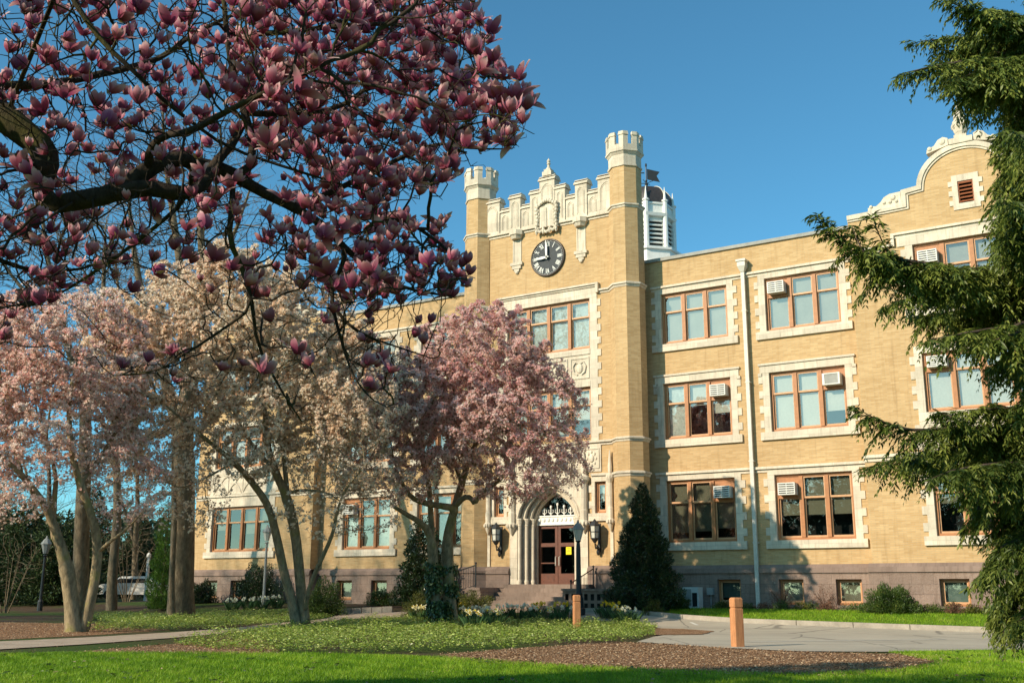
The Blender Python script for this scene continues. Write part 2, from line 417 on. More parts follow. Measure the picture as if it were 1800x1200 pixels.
mulch2 = [G(-80, 1128), G(60, 1121), G(160, 1116), G(300, 1107), G(160, 1096), G(-80, 1092)]
sheet('mulch_bed', mulch2, .006, M['mulch'], edge=.04)
mulch3 = [G(120, 1147), G(330, 1129), G(460, 1120), G(500, 1152), G(330, 1152)]
sheet('mulch_bed', mulch3, .006, M['mulch'], edge=.04)
path_lo = [(-90, 1150), (0, 1142), (150, 1133), (300, 1122), (420, 1111), (500, 1101), (600, 1088), (720, 1084), (860, 1077), (1040, 1077)]
path_hi = [(-90, 1135), (0, 1128), (150, 1121), (300, 1112), (410, 1104), (500, 1094), (600, 1079), (720, 1075), (860, 1068), (1040, 1069)]
sheet('path', [G(*p) for p in path_lo]+[G(*p) for p in path_hi[::-1]], .020, M['concrete'])
kerb_px = [(1000, 1076), (1060, 1076), (1130, 1081), (1200, 1088), (1300, 1095), (1400, 1099), (1500, 1103), (1600, 1107), (1760, 1113), (1900, 1118)]
kl = [G(*p) for p in kerb_px]; kl.append(kl[-1]+(kl[-1]-kl[-2])*6)
road_poly = [p+np.array([0.02, -.02, 0]) for p in kl]+[kl[-1]+np.array([4, -11, 0]), G(1800, 1142)]+[G(*p) for p in ((1700, 1143), (1550, 1146), (1400, 1145), (1290, 1140), (1180, 1133), (1120, 1128), (1150, 1119), (1200, 1112), (1160, 1104), (1090, 1093), (1000, 1088))]
sheet('road', road_poly, .016, M['asphalt'])
tip = [G(1150, 1117), G(1235, 1116), G(1255, 1110), G(1200, 1106), G(1150, 1105)]
sheet('mulch_bed', tip, .030, M['mulch'], edge=.03)
verge = [p+np.array([0, .16, 0]) for p in kl]+[np.array([16, 0, 0]), np.array([-.4, -.45, 0])]+[np.array([x, -1.35 if x > -19 else -2.4, 0]) for x in (-1, -6, -10, -14, -18.2)]
sheet('lawn', verge, .014, M['lawn'], edge=.03)
def strip(name, a, b, w, off, mat):
    a, b = G(*a), G(*b); d = (b-a)[:2]; d /= np.linalg.norm(d); q = np.array([-d[1], d[0]])*w/2
    sheet(name, [a[:2]+q, a[:2]-q, b[:2]-q, b[:2]+q], off, mat)
strip('road_marking', (1315, 1129), (1662, 1124), .11, .022, M['paint'])
strip('road_marking', (1214, 1094), (1226, 1099), .10, .022, M['paint'])
kb = MB()
for a, b in zip(kl[:-1], kl[1:]):
    L = np.linalg.norm((b-a)[:2]); k = max(1, round(L/1.8)); d = (b-a)/L; q = np.array([-d[1], d[0], 0])
    for j in range(k):
        s0, s1 = a+(b-a)*(j/k)+d*.012, a+(b-a)*((j+1)/k)-d*.012
        c = (s0+s1)/2; c[2] = float(gz(c[0], c[1]))+.045+.02*rng.random()*.5
        kb.obox(c+q*.08, (s1-s0)/2*np.array([1, 1, 1]), q*.085, np.array([0, 0, .115]))
tag(kb.build('kerb', M['kerb']), kind='structure')
kb = MB(); a, b = G(600, 1079), G(690, 1075)
for j in range(5):
    s0, s1 = a+(b-a)*(j/5), a+(b-a)*((j+.94)/5); c = (s0+s1)/2; c[2] += .10; q = np.array([-(b-a)[1], (b-a)[0], 0]); q /= np.linalg.norm(q)
    kb.obox(c+q*.1, (s1-s0)/2, q*.14, np.array([0, 0, .12+.02*rng.random()]))
tag(kb.build('kerb', M['kerb']), kind='structure')

# ------------------------------------------------------------------ the academic building
XC = -23.3; TY = -1.2
BLD = thing('academic_building', 'long yellow brick school building with a battlemented clock tower and brownstone base', 'building', (XC, 0, .5))
def wall_sheet(mb, xs0, xs1, zs0, zs1, y, holes):
    xs = sorted({xs0, xs1}|{h[i] for h in holes for i in (0, 1) if xs0 < h[i] < xs1})
    zs = sorted({zs0, zs1}|{h[i] for h in holes for i in (2, 3) if zs0 < h[i] < zs1})
    for a, b in zip(xs[:-1], xs[1:]):
        for c, d in zip(zs[:-1], zs[1:]):
            mx, mz = (a+b)/2, (c+d)/2
            if any(h[0] < mx < h[1] and h[2] < mz < h[3] for h in holes): continue
            mb.face([(a, y, c), (b, y, c), (b, y, d), (a, y, d)])
AC_SPOTS = []
def window(x0, x1, z0, z1, y, lights=3, trans=.35, ac=None, blinds=None, lintel='cap', sill=True, quoin=True, frame_w=.09, mull=.15, jamb=.27, apron=None, ql=True, qr=True):
    wr = thing('window', None, None, ((x0+x1)/2, y, z0)); wr.parent = BLD
    wr.location = Vector(((x0+x1)/2, y, z0))-Vector(BLD.location)
    del_keys(wr)
    yf = y+.10
    fb = MB(); gb = MB(); ib = MB(); bl = {}; sh = MB()
    # outer casing
    fb.box(x0, x0+frame_w, yf, yf+.16, z0, z1); fb.box(x1-frame_w, x1, yf, yf+.16, z0, z1)
    fb.box(x0+frame_w, x1-frame_w, yf, yf+.16, z1-frame_w, z1); fb.box(x0+frame_w, x1-frame_w, yf, yf+.16, z0, z0+frame_w*1.1)
    lw = (x1-x0-2*frame_w-mull*(lights-1))/lights
    for k in range(lights):
        a = x0+frame_w+k*(lw+mull); b = a+lw
        if k < lights-1: fb.box(b, b+mull, yf-.03, yf+.16, z0+frame_w*1.1, z1-frame_w)
        lo, hi = z0+frame_w*1.1, z1-frame_w
        zt = hi-(hi-lo)*trans
        isac = ac is not None and k == ac
        # lower sash
        s = .055
        def sash(p, q, r, t, yy):
            sh.box(p, p+s, yy, yy+.05, r, t); sh.box(q-s, q, yy, yy+.05, r, t)
            sh.box(p+s, q-s, yy, yy+.05, r, r+s*1.3); sh.box(p+s, q-s, yy, yy+.05, t-s, t)
            gb.face([(p+s, yy+.025, r+s*1.3), (q-s, yy+.025, r+s*1.3), (q-s, yy+.025, t-s), (p+s, yy+.025, t-s)])
        if trans > 0:
            sash(a, b, lo, zt, yf+.08)
            if isac:
                fb.box(a, b, yf+.03, yf+.06, zt+.03, hi); fb.box(a, b, yf+.015, yf+.07, zt-.02, zt+.03)
                AC_SPOTS.append((a+lw*.12, b-lw*.08, yf, zt+.10, zt+.10+min(.46, (hi-zt)*.66)))
            else:
                sash(a, b, zt-.03, hi, yf+.03)
        else: sash(a, b, lo, hi, yf+.05)
        bt = (blinds[k % len(blinds)] if blinds else ('blind_w', 1.0))
        if bt[1] > 0:
            zb = hi-(hi-lo)*bt[1]
            bl.setdefault(bt[0], MB()).box(a+.02, b-.02, yf+.20, yf+.212, zb, hi)
            bl[bt[0]].box(a+.02, b-.02, yf+.193, yf+.219, zb-.03, zb) if bt[1] < .98 else None
    # room behind: floor-to-ceiling dark niche, open to the front
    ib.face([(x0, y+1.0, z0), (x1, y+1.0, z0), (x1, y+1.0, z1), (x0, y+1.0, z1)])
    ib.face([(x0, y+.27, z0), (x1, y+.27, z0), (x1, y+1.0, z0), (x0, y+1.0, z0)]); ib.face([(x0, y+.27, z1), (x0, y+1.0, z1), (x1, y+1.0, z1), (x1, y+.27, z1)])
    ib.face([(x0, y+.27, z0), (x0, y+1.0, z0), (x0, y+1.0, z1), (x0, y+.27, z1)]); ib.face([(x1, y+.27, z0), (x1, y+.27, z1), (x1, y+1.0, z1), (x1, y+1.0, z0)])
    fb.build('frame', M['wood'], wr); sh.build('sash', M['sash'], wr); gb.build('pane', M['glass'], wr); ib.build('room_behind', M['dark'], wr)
    for k, mb in bl.items(): mb.build('blind', M[k], wr)  # top floor grey sheets here are added for the look of reflected sky
    sb = MB()
    if quoin:
        for sgn, xe, on in ((-1, x0, ql), (1, x1, qr)):
            if not on: continue
            if lintel is None: sb = MB()
            a, b = (xe-jamb, xe) if sgn < 0 else (xe, xe+jamb)
            sb.box(a, b, y-.035, y+.26, z0, z1)
            n = max(2, int(round((z1-z0)/.62)))
            for i in range(n):
                zc = z0+(i+.55)*(z1-z0)/n
                if sgn < 0: sb.box(a-.17, a, y-.038, y+.05, zc-.15, zc+.15)
                else: sb.box(b, b+.17, y-.038, y+.05, zc-.15, zc+.15)
            if lintel is None: sb.build('quoined_jamb', M['stone'], wr)
        if lintel is None: sb = MB()
    if lintel == 'cap':
        sb.box(x0-jamb-.10, x1+jamb+.10, y-.045, y+.26, z1, z1+.30)
        sb.box(x0-jamb-.15, x1+jamb+.15, y-.10, y+.05, z1+.30, z1+.38)
        sb.box(x0-jamb-.17, x0-jamb-.02, y-.075, y+.05, z1-.12, z1-.002); sb.box(x1+jamb+.02, x1+jamb+.17, y-.075, y+.05, z1-.12, z1-.002)
    elif lintel == 'plain':
        sb.box(x0-jamb, x1+jamb, y-.045, y+.26, z1, z1+.26)
    if len(sb.v): sb.build('surround', M['stone'], wr)
    if sill:
        MB().box(x0-jamb-.16, x1+jamb+.16, y-.11, y+.26, z0-.32, z0-.001).build('sill', M['stone'], wr)
    return wr
def del_keys(o):
    for k in ('label', 'category'):
        if k in o.keys(): del o[k]
def part(name, mb, mat, smooth=False, parent=None): return mb.build(name, mat, parent or BLD, smooth)

WIN_R = [(-18.31, -15.30), (-13.665, -10.63)]
WIN_L = [(2*XC-b, 2*XC-a) for a, b in WIN_R]
FL = [(3.10, 5.64), (7.35, 9.755), (11.46, 13.704)]
TOP = 15.22
PAV_Y = -.6
PR = (-9.98, -1.2, -7.65, -3.55); PL = (-46.1, -37.5, -44.76, -40.4)
bw = MB()
# wings
wall_sheet(bw, XC+3.5, PR[0], 2.15, TOP, 0, [(a, b, c, d) for a, b in WIN_R for c, d in FL])
wall_sheet(bw, PL[1], XC-3.5, 2.15, TOP, 0, [(a, b, c, d) for a, b in WIN_L for c, d in FL])
# pavilions with returns
GZ = [(-4.38, 15.2), (-4.38, 15.62), (-3.05, 15.72), (-3.0, 15.98), (-2.2, 16.16), (-1.62, 16.28)]
def gable_outline(xm, hw):
    """curved Dutch gable profile, left half mirrored; x offsets from the centre"""
    k = hw/4.4
    pts = [(-4.4*k, 15.38), (-3.45*k, 15.40), (-3.44*k, 15.46), (-2.17*k, 15.50), (-2.16*k, 16.04), (-1.58*k, 16.10)]
    R = 1.57*k
    for i in range(1, 15):
        t = math.pi-math.pi*i/28; pts.append((R*math.cos(t)*(1 if i < 14 else 0), 16.12+1.37*math.sin(t)))
    return [(xm+x, z) for x, z in pts]+[(xm-x, z) for x, z in pts[-2::-1]]
for (x0, x1, wa, wb) in (PR, PL):
    holes = [(wa, wb, c, d) for c, d in ((3.10, 5.46), (7.54, 9.75), (11.46, 13.95))]
    wall_sheet(bw, x0, x1, 2.15, 15.2, PAV_Y, holes)
    for xe, s in ((x0, -1), (x1, 1)):
        if s < 0: bw.face([(xe, 0, 2.15), (xe, PAV_Y, 2.15), (xe, PAV_Y, 15.2), (xe, 0, 15.2)])
        else: bw.face([(xe, PAV_Y, 2.15), (xe, 0, 2.15), (xe, 0, 15.2), (xe, PAV_Y, 15.2)])
# ends, back
for xe, s in ((PL[0], -1), (PR[1], 1)):
    bw.face([(xe, 0, .3), (xe, 16, .3), (xe, 16, TOP), (xe, 0, TOP)] if s > 0 else [(xe, 16, .3), (xe, 0, .3), (xe, 0, TOP), (xe, 16, TOP)])
bw.face([(PR[1], 16, .3), (PL[0], 16, .3), (PL[0], 16, TOP), (PR[1], 16, TOP)])
part('wall', bw, M['brick'])
rf = MB(); rf.face([(PL[0], 0.02, 14.9), (PR[1], 0.02, 14.9), (PR[1], 15.98, 14.9), (PL[0], 15.98, 14.9)])
part('roof', rf, M['coping'])
# parapet copings
for a, b in ((XC+3.3, PR[0]), (PL[1], XC-3.3)): part('coping', MB().box(a, b, -.09, .40, TOP, TOP+.14), M['coping'])
# string courses: over the third-floor windows, at the first-floor heads
sc = MB()
def band(mb, x0, x1, y, z0, z1, d=.08):
    h = z1-z0
    mb.box(x0, x1, y-d*.5, y+.06, z0, z0+h*.55); mb.box(x0, x1, y-d*1.5, y+.06, z0+h*.55, z1)
for a, b, ws in ((XC+4.55, PR[0], WIN_R), (PL[1], XC-4.55, WIN_L)):
    for z0, z1, zl in ((13.86, 14.06, 13.705), (5.76, 5.98, 5.641)):
        sc = MB(); band(sc, a, b, 0, z0, z1)
        for p, q in ws: sc.box(p-.27, q+.27, -.04, .26, zl, z0)
        part('string_course', sc, M['stone'])
# windows of the wings
W_, G_, C_, T_ = 'blind_w', 'blind_g', 'blind_c', 'blind_t'
spec_r = {(0, 2): dict(blinds=[('sky_sheet', 1.0)]), (1, 2): dict(ac=0, blinds=[('sky_sheet', 1)]),
          (0, 1): dict(ac=2, blinds=[(C_, 1), (W_, .40), (W_, .58)]), (1, 1): dict(ac=2, blinds=[(W_, 1), (W_, 1), (W_, .72)]),
          (0, 0): dict(ac=2, blinds=[(G_, .86), (G_, .84), (G_, .80)]), (1, 0): dict(ac=0, blinds=[(G_, .62), (G_, .62), (G_, .62)])}
for i, (a, b) in enumerate(WIN_R):
    for k, (c, d) in enumerate(FL):
        window(a, b, c, d, 0, lintel='cap' if k == 1 else None, **spec_r[(i, k)])
spec_l = {(1, 0): dict(ac=0, blinds=[(C_, 1), (T_, 1), (C_, 1)]), (1, 1): dict(ac=2, blinds=[(C_, .9), (W_, .8), (W_, .6)])}
for i, (a, b) in enumerate(WIN_L):
    for k, (c, d) in enumerate(FL):
        window(a, b, c, d, 0, lintel='cap' if k == 1 else None, **spec_l.get((i, k), dict(blinds=[(W_, .7), (C_, 1), (W_, .5)])))
# plinth of brownstone with moulded top and basement windows
BAS_R = [(-18.95, -18.0), (-16.17, -15.20), (-13.66, -12.70), (-11.48, -10.52)]
BAS_L = [(2*XC-b, 2*XC-a) for a, b in BAS_R]
def plinth(x0, x1, y, holes, ends=()):
    pb = MB(); pm = MB()
    wall_sheet(pb, x0, x1, -.2, 1.86, y-.14, [(a, b, .68, 1.62) for a, b in holes])
    pm.box(x0, x1, y-.20, y+.02, 1.86, 1.97); pm.box(x0, x1, y-.16, y+.02, 1.97, 2.05)
    V = [(x0, y-.16, 2.05), (x1, y-.16, 2.05), (x1, y, 2.18), (x0, y, 2.18)]; pm.face(V)
    for a, b in holes:
        w = window(a, b, .68, 1.62, y-.06, lights=1, trans=0, blinds=[(random.choice(['blind_t', 'blind_t', 'blind_g']), random.choice([1, 1, .75]))], lintel=None, sill=False, quoin=False, frame_w=.07)
        mb = MB(); mb.box(a-.02, b+.02, y-.17, y+.1, .58, .679); mb.build('sill', M['brownsmooth'], w)
        for xe in (a, b): pm.face([(xe, y-.14, .68), (xe, y+.06, .68), (xe, y+.06, 1.62), (xe, y-.14, 1.62)])
        pm.face([(a, y-.14, 1.62), (b, y-.14, 1.62), (b, y+.06, 1.62), (a, y+.06, 1.62)])
    for xe, s in ends:
        q = [(xe, 0, -.2), (xe, y-.14, -.2), (xe, y-.14, 1.86), (xe, 0, 1.86)]; pb.face(q if s < 0 else q[::-1])
    pl = part('plinth', pb, M['brown']); part('plinth_moulding', pm, M['brownsmooth'], parent=pl)
plinth(XC+4.6, PR[0]-.12, 0, BAS_R); plinth(PL[1]+.12, XC-4.6, 0, BAS_L)
for P_, hs in ((PR, [(-7.69, -6.70), (-4.5, -3.5)]), (PL, [(-44.9, -43.9), (-42.9, -41.9)])):
    plinth(P_[0]-.12, P_[1]+.12, PAV_Y, hs, ((P_[0]-.12, -1), (P_[1]+.12, 1)))

# pavilions: windows, carved panel, curved gable
for (x0, x1, wa, wb), ac in ((PR, True), (PL, False)):
    xm = (x0+x1)/2
    window(wa, wb, 11.46, 13.95, PAV_Y, 4, .36, 0 if ac else None, [('sky_sheet', 1)] if ac else [(W_, .6)], lintel=None, sill=True)
    window(wa, wb, 7.54, 9.75, PAV_Y, 4, .30, 0 if ac else None, [(W_, 1)], lintel='plain', sill=False)
    window(wa, wb, 3.10, 5.46, PAV_Y, 4, .34, None, [(G_, .5), (G_, 0), (G_, .6)], lintel=None, sill=True)
    mb = MB()
    mb.box(wa-.27, wb+.27, PAV_Y-.05, PAV_Y+.26, 7.22, 7.539); mb.box(wa-.27, wb+.27, PAV_Y-.03, PAV_Y+.2, 6.12, 7.22)
    for sgn, xe in ((-1, wa-.27), (1, wb+.27)):
        for z in (6.35, 6.95): mb.box(min(xe, xe+sgn*.17), max(xe, xe+sgn*.17), PAV_Y-.038, PAV_Y+.05, z-.15, z+.15)
    part('spandrel', mb, M['stone'])
    mb = MB(); n = 4; w = (wb-wa)/n
    for k in range(n):
        a = wa+k*w; c = a+w/2
        for (p, q) in (((a+.05, 6.2), (c, 6.75)), ((c, 6.75), (a+w-.05, 6.2)), ((a+.05, 7.1), (c, 6.75)), ((c, 6.75), (a+w-.05, 7.1))):
            m1 = ((p[0]+q[0])/2, (p[1]+q[1])/2+(.08 if p[1] < q[1] else .08))
            mb.tube([(p[0], PAV_Y-.045, p[1]), (m1[0], PAV_Y-.05, m1[1]), (q[0], PAV_Y-.045, q[1])], .035, 5)
        mb.box(a+.01, a+.05, PAV_Y-.06, PAV_Y-.031, 6.15, 7.18)
        mb.ball((c, PAV_Y-.04, 6.75), .09, .05, .09)
    mb.box(wa, wb, PAV_Y-.06, PAV_Y-.031, 7.13, 7.18); mb.box(wa, wb, PAV_Y-.06, PAV_Y-.031, 6.14, 6.19)
    part('tracery_panel', mb, M['stone2'])
    sc = MB()
    band(sc, x0-.02, x1+.02, PAV_Y, 5.86, 6.11)
    sc.box(wa-.27, wb+.27, PAV_Y-.04, PAV_Y+.26, 5.461, 5.86)
    part('string_course', sc, M['stone']); sc = MB()
    sc.box(wa-.55, wb+.55, PAV_Y-.045, PAV_Y+.26, 13.951, 14.30)
    for (a, b) in ((x0-.02, wa-1.15), (wb+1.15, x1+.02)): band(sc, a, b, PAV_Y, 13.88, 14.08)
    band(sc, wa-.75, wb+.75, PAV_Y, 14.30, 14.50)
    for a, s in ((wa-1.15, 1), (wb+1.15, -1)):
        sc.box(min(a, a+s*.4), max(a, a+s*.4), PAV_Y-.12, PAV_Y+.05, 14.0, 14.10)
        xx = a+s*.4; sc.box(min(xx, xx+s*.12), max(xx, xx+s*.12), PAV_Y-.118, PAV_Y+.05, 13.99, 14.499)
    part('string_course', sc, M['stone'])
    prof = gable_outline(xm, (x1-x0)/2)
    gb = MB(); lv = (xm-.27, xm+.27, 15.25, 16.12)
    # brick face, fanned column by column so the louvre stays open
    xs = sorted({p[0] for p in prof}|{lv[0], lv[1]})
    def top_at(x):
        zs = [prof[i][1]+(prof[i+1][1]-prof[i][1])*(x-prof[i][0])/(prof[i+1][0]-prof[i][0]) for i in range(len(prof)-1) if prof[i][0] < prof[i+1][0] and prof[i][0]-1e-6 <= x <= prof[i+1][0]+1e-6]
        return zs
    for a, b in zip(xs[:-1], xs[1:]):
        if b-a < 1e-4: continue
        e = (b-a)*1e-3; za, zb = max(top_at(a+e)), max(top_at(b-e))
        for yy, fl in ((PAV_Y, 0), (PAV_Y+.45, 1)):
            segs = [(15.2, lv[2]), (lv[3], None)] if lv[0]-1e-6 <= a and b <= lv[1]+1e-6 else [(15.2, None)]
            for z0, z1 in segs:
                q = [(a, yy, z0), (b, yy, z0), (b, yy, zb if z1 is None else z1), (a, yy, za if z1 is None else z1)]
                gb.face(q[::-1] if fl else q)
    gw = part('gable', gb, M['brick'])
    P2 = np.array(prof); keep = [0]+[k for k in range(1, len(P2)) if np.linalg.norm(P2[k]-P2[k-1]) > 1e-3]; P2 = P2[keep]
    D = np.diff(P2, axis=0); D /= np.linalg.norm(D, axis=1)[:, None]; NN = np.stack([-D[:, 1], D[:, 0]], 1)
    MN = np.vstack([NN[:1], NN[:-1]+NN[1:], NN[-1:]]); MN /= np.linalg.norm(MN, axis=1)[:, None]
    sc_ = np.ones(len(P2)); sc_[1:-1] = 1/np.maximum(.5, (MN[1:-1]*NN[:-1]).sum(1)); MN *= sc_[:, None]
    cb = MB()
    for o0, o1, ya, yb_ in ((-.03, .15, PAV_Y-.10, PAV_Y+.5), (-.11, -.031, PAV_Y-.05, PAV_Y+.02)):
        A_, B_ = P2+MN*o0, P2+MN*o1; V = []
        for k in range(len(P2)): V += [(A_[k][0], ya, A_[k][1]), (B_[k][0], ya, B_[k][1]), (B_[k][0], yb_, B_[k][1]), (A_[k][0], yb_, A_[k][1])]
        F = []
        for k in range(len(P2)-1):
            a, b = 4*k, 4*k+4; F += [(a, b, b+1, a+1), (a+1, b+1, b+2, a+2), (a+3, a+2, b+2, b+3), (a, a+3, b+3, b)]
        F += [(0, 1, 2, 3), (4*len(P2)-1, 4*len(P2)-2, 4*len(P2)-3, 4*len(P2)-4)]; cb.add(V, F)
    part('gable_coping', cb, M['stone'], parent=gw)
    fb = MB(); zt = 17.60
    fb.box(xm-.42, xm+.42, PAV_Y-.14, PAV_Y+.5, zt, zt+.22); fb.box(xm-.22, xm+.22, PAV_Y-.12, PAV_Y+.4, zt+.22, zt+.34)
    fb.lathe(xm, PAV_Y+.12, [(.15, zt+.30), (.24, zt+.50), (.29, zt+.72), (.27, zt+.92), (.20, zt+1.02), (.23, zt+1.06), (.15, zt+1.34), (.05, zt+1.66), (.01, zt+1.70)], 8, math.pi/8)
    for k in range(8):
        t = 2*math.pi*k/8; fb.ball((xm+.25*math.cos(t), PAV_Y+.12+.25*math.sin(t), zt+.76), .075, .075, .14, 6, 5)
    part('finial', fb, M['stone'], parent=gw)
    for s in (-1, 1):
        sb = MB()
        sw = [(.45, .02), (1.25, -.17), (1.22, -.02), (.95, .10), (.80, .30), (.62, .38), (.45, .30)]
        P = [(xm+s*x, zt+z) for x, z in sw]; sb.prism(P if s < 0 else P[::-1], PAV_Y-.08, PAV_Y+.3)
        for x, z, r in ((.66, .20, .13), (1.12, -.0, .09)): sb.ball((xm+s*x, PAV_Y-.08, zt+z), r, .06, r)
        part('scroll', sb, M['stone2'], parent=gw); sb = MB()
        bx = 2.33*(x1-x0)/8.8
        sw = [(bx, 15.64), (bx+1.22, 15.60), (bx+1.25, 15.68), (bx+1.14, 15.74), (bx+.92, 15.72), (bx+.74, 15.86), (bx+.62, 16.02), (bx+.40, 16.12), (bx, 16.14)]
        P = [(xm+s*x, z) for x, z in sw]; sb.prism(P if s < 0 else P[::-1], PAV_Y-.06, PAV_Y+.35)
        for x, z, r in ((bx+.28, 15.95, .11), (bx+.40, 15.80, .08), (bx+.16, 15.78, .07), (bx+.62, 15.80, .07), (bx+1.12, 15.72, .07)): sb.ball((xm+s*x, PAV_Y-.06, z), r, .07, r)
        part('scroll', sb, M['stone2'], parent=gw)
    lb = MB()
    for k in range(6):
        z = lv[2]+.06+k*.145; lb.obox((xm, PAV_Y+.06, z+.05), (.25, 0, 0), (0, .07, .045), (0, -.006, .012))
    lb.box(xm-.27, xm-.23, PAV_Y+.0, PAV_Y+.12, lv[2], lv[3]); lb.box(xm+.23, xm+.27, PAV_Y+.0, PAV_Y+.12, lv[2], lv[3]); lb.box(xm-.23, xm+.23, PAV_Y+.0, PAV_Y+.12, lv[3]-.05, lv[3])
    lvo = part('louvre', lb, M['rust'])
    kb = MB(); kb.face([(lv[0], PAV_Y+.2, lv[2]), (lv[1], PAV_Y+.2, lv[2]), (lv[1], PAV_Y+.2, lv[3]), (lv[0], PAV_Y+.2, lv[3])]); part('louvre_back', kb, M['dark'], parent=lvo)
    qb = MB()
    for s in (-1, 1):
        xe = xm+s*.27; qb.box(min(xe, xe+s*.2), max(xe, xe+s*.2), PAV_Y-.04, PAV_Y+.18, 15.02, 16.38)
        for z in (15.3, 15.68, 16.06): xq = xe+s*.2; qb.box(min(xq, xq+s*.13), max(xq, xq+s*.13), PAV_Y-.038, PAV_Y+.04, z-.1, z+.1)
    qb.box(xm-.27, xm+.27, PAV_Y-.04, PAV_Y+.18, 16.121, 16.38); qb.box(xm-.27, xm+.27, PAV_Y-.05, PAV_Y+.18, 15.02, 15.249)
    part('louvre_surround', qb, M['stone'], parent=lvo)

# ------------------------------------------------------------------ clock tower
tw = MB()
WT3 = (2*XC+21.16, -21.16, 11.43, 13.69); WT2 = (WT3[0], WT3[1], 7.52, 9.75)
SWR = (-21.03, -20.50, 4.32, 5.64); SWL = (2*XC+20.50, 2*XC+21.03, 4.32, 5.64)
PX0, PX1 = XC-1.93, XC+1.93
tx0, tx1 = XC-3.7, XC+3.7
wall_sheet(tw, tx0, tx1, 2.15, 17.44, TY, [WT3, WT2, SWR, SWL, (PX0, PX1, 2.15, 6.05)])
tw.face([(tx1, TY, 15), (tx1, -.35, 15), (tx1, -.35, 17.6), (tx1, TY, 17.6)]); tw.face([(tx0, -.35, 15), (tx0, TY, 15), (tx0, TY, 17.6), (tx0, -.35, 17.6)])
tw.face([(tx1, -.35, 15), (tx0, -.35, 15), (tx0, -.35, 17.6), (tx1, -.35, 17.6)])
tw.face([(tx1, TY, 2), (tx1, .1, 2), (tx1, .1, 15.2), (tx1, TY, 15.2)]); tw.face([(tx0, .1, 2), (tx0, TY, 2), (tx0, TY, 15.2), (tx0, .1, 15.2)])
part('tower_wall', tw, M['brick'])
rf = MB(); rf.face([(tx0, TY, 17.3), (tx1, TY, 17.3), (tx1, -.36, 17.3), (tx0, -.36, 17.3)]); part('tower_roof', rf, M['coping'])
OR = .70/math.cos(math.pi/8)      # circumradius of the turret shaft
for sx in (-1, 1):
    cx, cy = XC+sx*3.86, -.95
    tb = MB(); tb.frustum(cx, cy, 2.15, 17.45, OR, OR); tb.frustum(cx, cy, 17.6, 19.4, OR*.95, OR*.95)
    tr = part('turret', tb, M['brick'])
    sb = MB()
    for z0, z1 in ((13.84, 14.06), (7.20, 7.40), (5.76, 5.98), (17.42, 17.62)):
        sb = MB(); sb.frustum(cx, cy, z0, z0+(z1-z0)*.5, OR*1.03, OR*1.07); sb.frustum(cx, cy, z0+(z1-z0)*.5, z1-.03, OR*1.13, OR*1.13); sb.frustum(cx, cy, z1-.03, z1, OR*1.10, OR*1.02)
        part('turret_belt', sb, M['stone'], parent=tr)
    sb = MB(); R0 = OR*.965
    sb.frustum(cx, cy, 19.36, 19.44, R0*1.06, R0*1.06); sb.frustum(cx, cy, 19.44, 19.92, R0, R0)
    sb.frustum(cx, cy, 19.92, 20.04, R0*1.02, R0*1.14); sb.frustum(cx, cy, 20.04, 20.12, R0*1.18, R0*1.18); sb.frustum(cx, cy, 20.12, 20.36, R0*1.14, R0*1.14)
    # eight merlons, one on every corner of the octagon, gaps on the faces
    for k in range(8):
        for half in (-1, 1):
            t0 = math.pi/8+2*math.pi*k/8
            c0 = np.array([cx+R0*1.14*math.cos(t0), cy+R0*1.14*math.sin(t0)]); t1 = t0+half*2*math.pi/8
            c1 = np.array([cx+R0*1.14*math.cos(t1), cy+R0*1.14*math.sin(t1)]); d = (c1-c0); L = np.linalg.norm(d); d /= L
            inn = np.array([cx, cy])-c0; inn = inn-d*(inn@d); inn /= np.linalg.norm(inn)
            e = c0+d*L*.345; w = .15
            for (zz0, zz1, g) in ((20.36, 20.78, 0), (20.78, 20.84, .035), (20.84, 20.95, .012)):
                a, b = c0-inn*g, e-inn*g+d*g*.6; a2, b2 = c0+inn*w, e+inn*w+d*g*.6
                V = [(p[0], p[1], z) for z in (zz0, zz1) for p in (a, b, b2, a2)]
                F = [(0,1,2,3)[::-1], (4,5,6,7), (0,1,5,4), (1,2,6,5), (2,3,7,6), (3,0,4,7)]
                if half < 0: F = [f[::-1] for f in F]
                sb.add(V, F)
    part('battlement', sb, M['stone'], parent=tr)
    pb = MB(); pb.frustum(cx, cy, -.2, 1.9, OR*1.16, OR*1.14); pb.frustum(cx, cy, 1.9, 2.0, OR*1.22, OR*1.22); pb.frustum(cx, cy, 2.0, 2.17, OR*1.17, OR*1.0)
    part('turret_base', pb, M['brownsmooth'], parent=tr)
for a, b in ((tx0, PX0), (PX1, tx1)):
    pb = MB()
    pb.box(a, b, TY-.14, TY+.1, -.2, 1.86); pb.box(a, b, TY-.20, TY+.1, 1.86, 1.97); pb.box(a, b, TY-.16, TY+.1, 1.97, 2.05)
    pb.face([(a, TY-.16, 2.05), (b, TY-.16, 2.05), (b, TY, 2.18), (a, TY, 2.18)])
    part('plinth', pb, M['brownsmooth'])
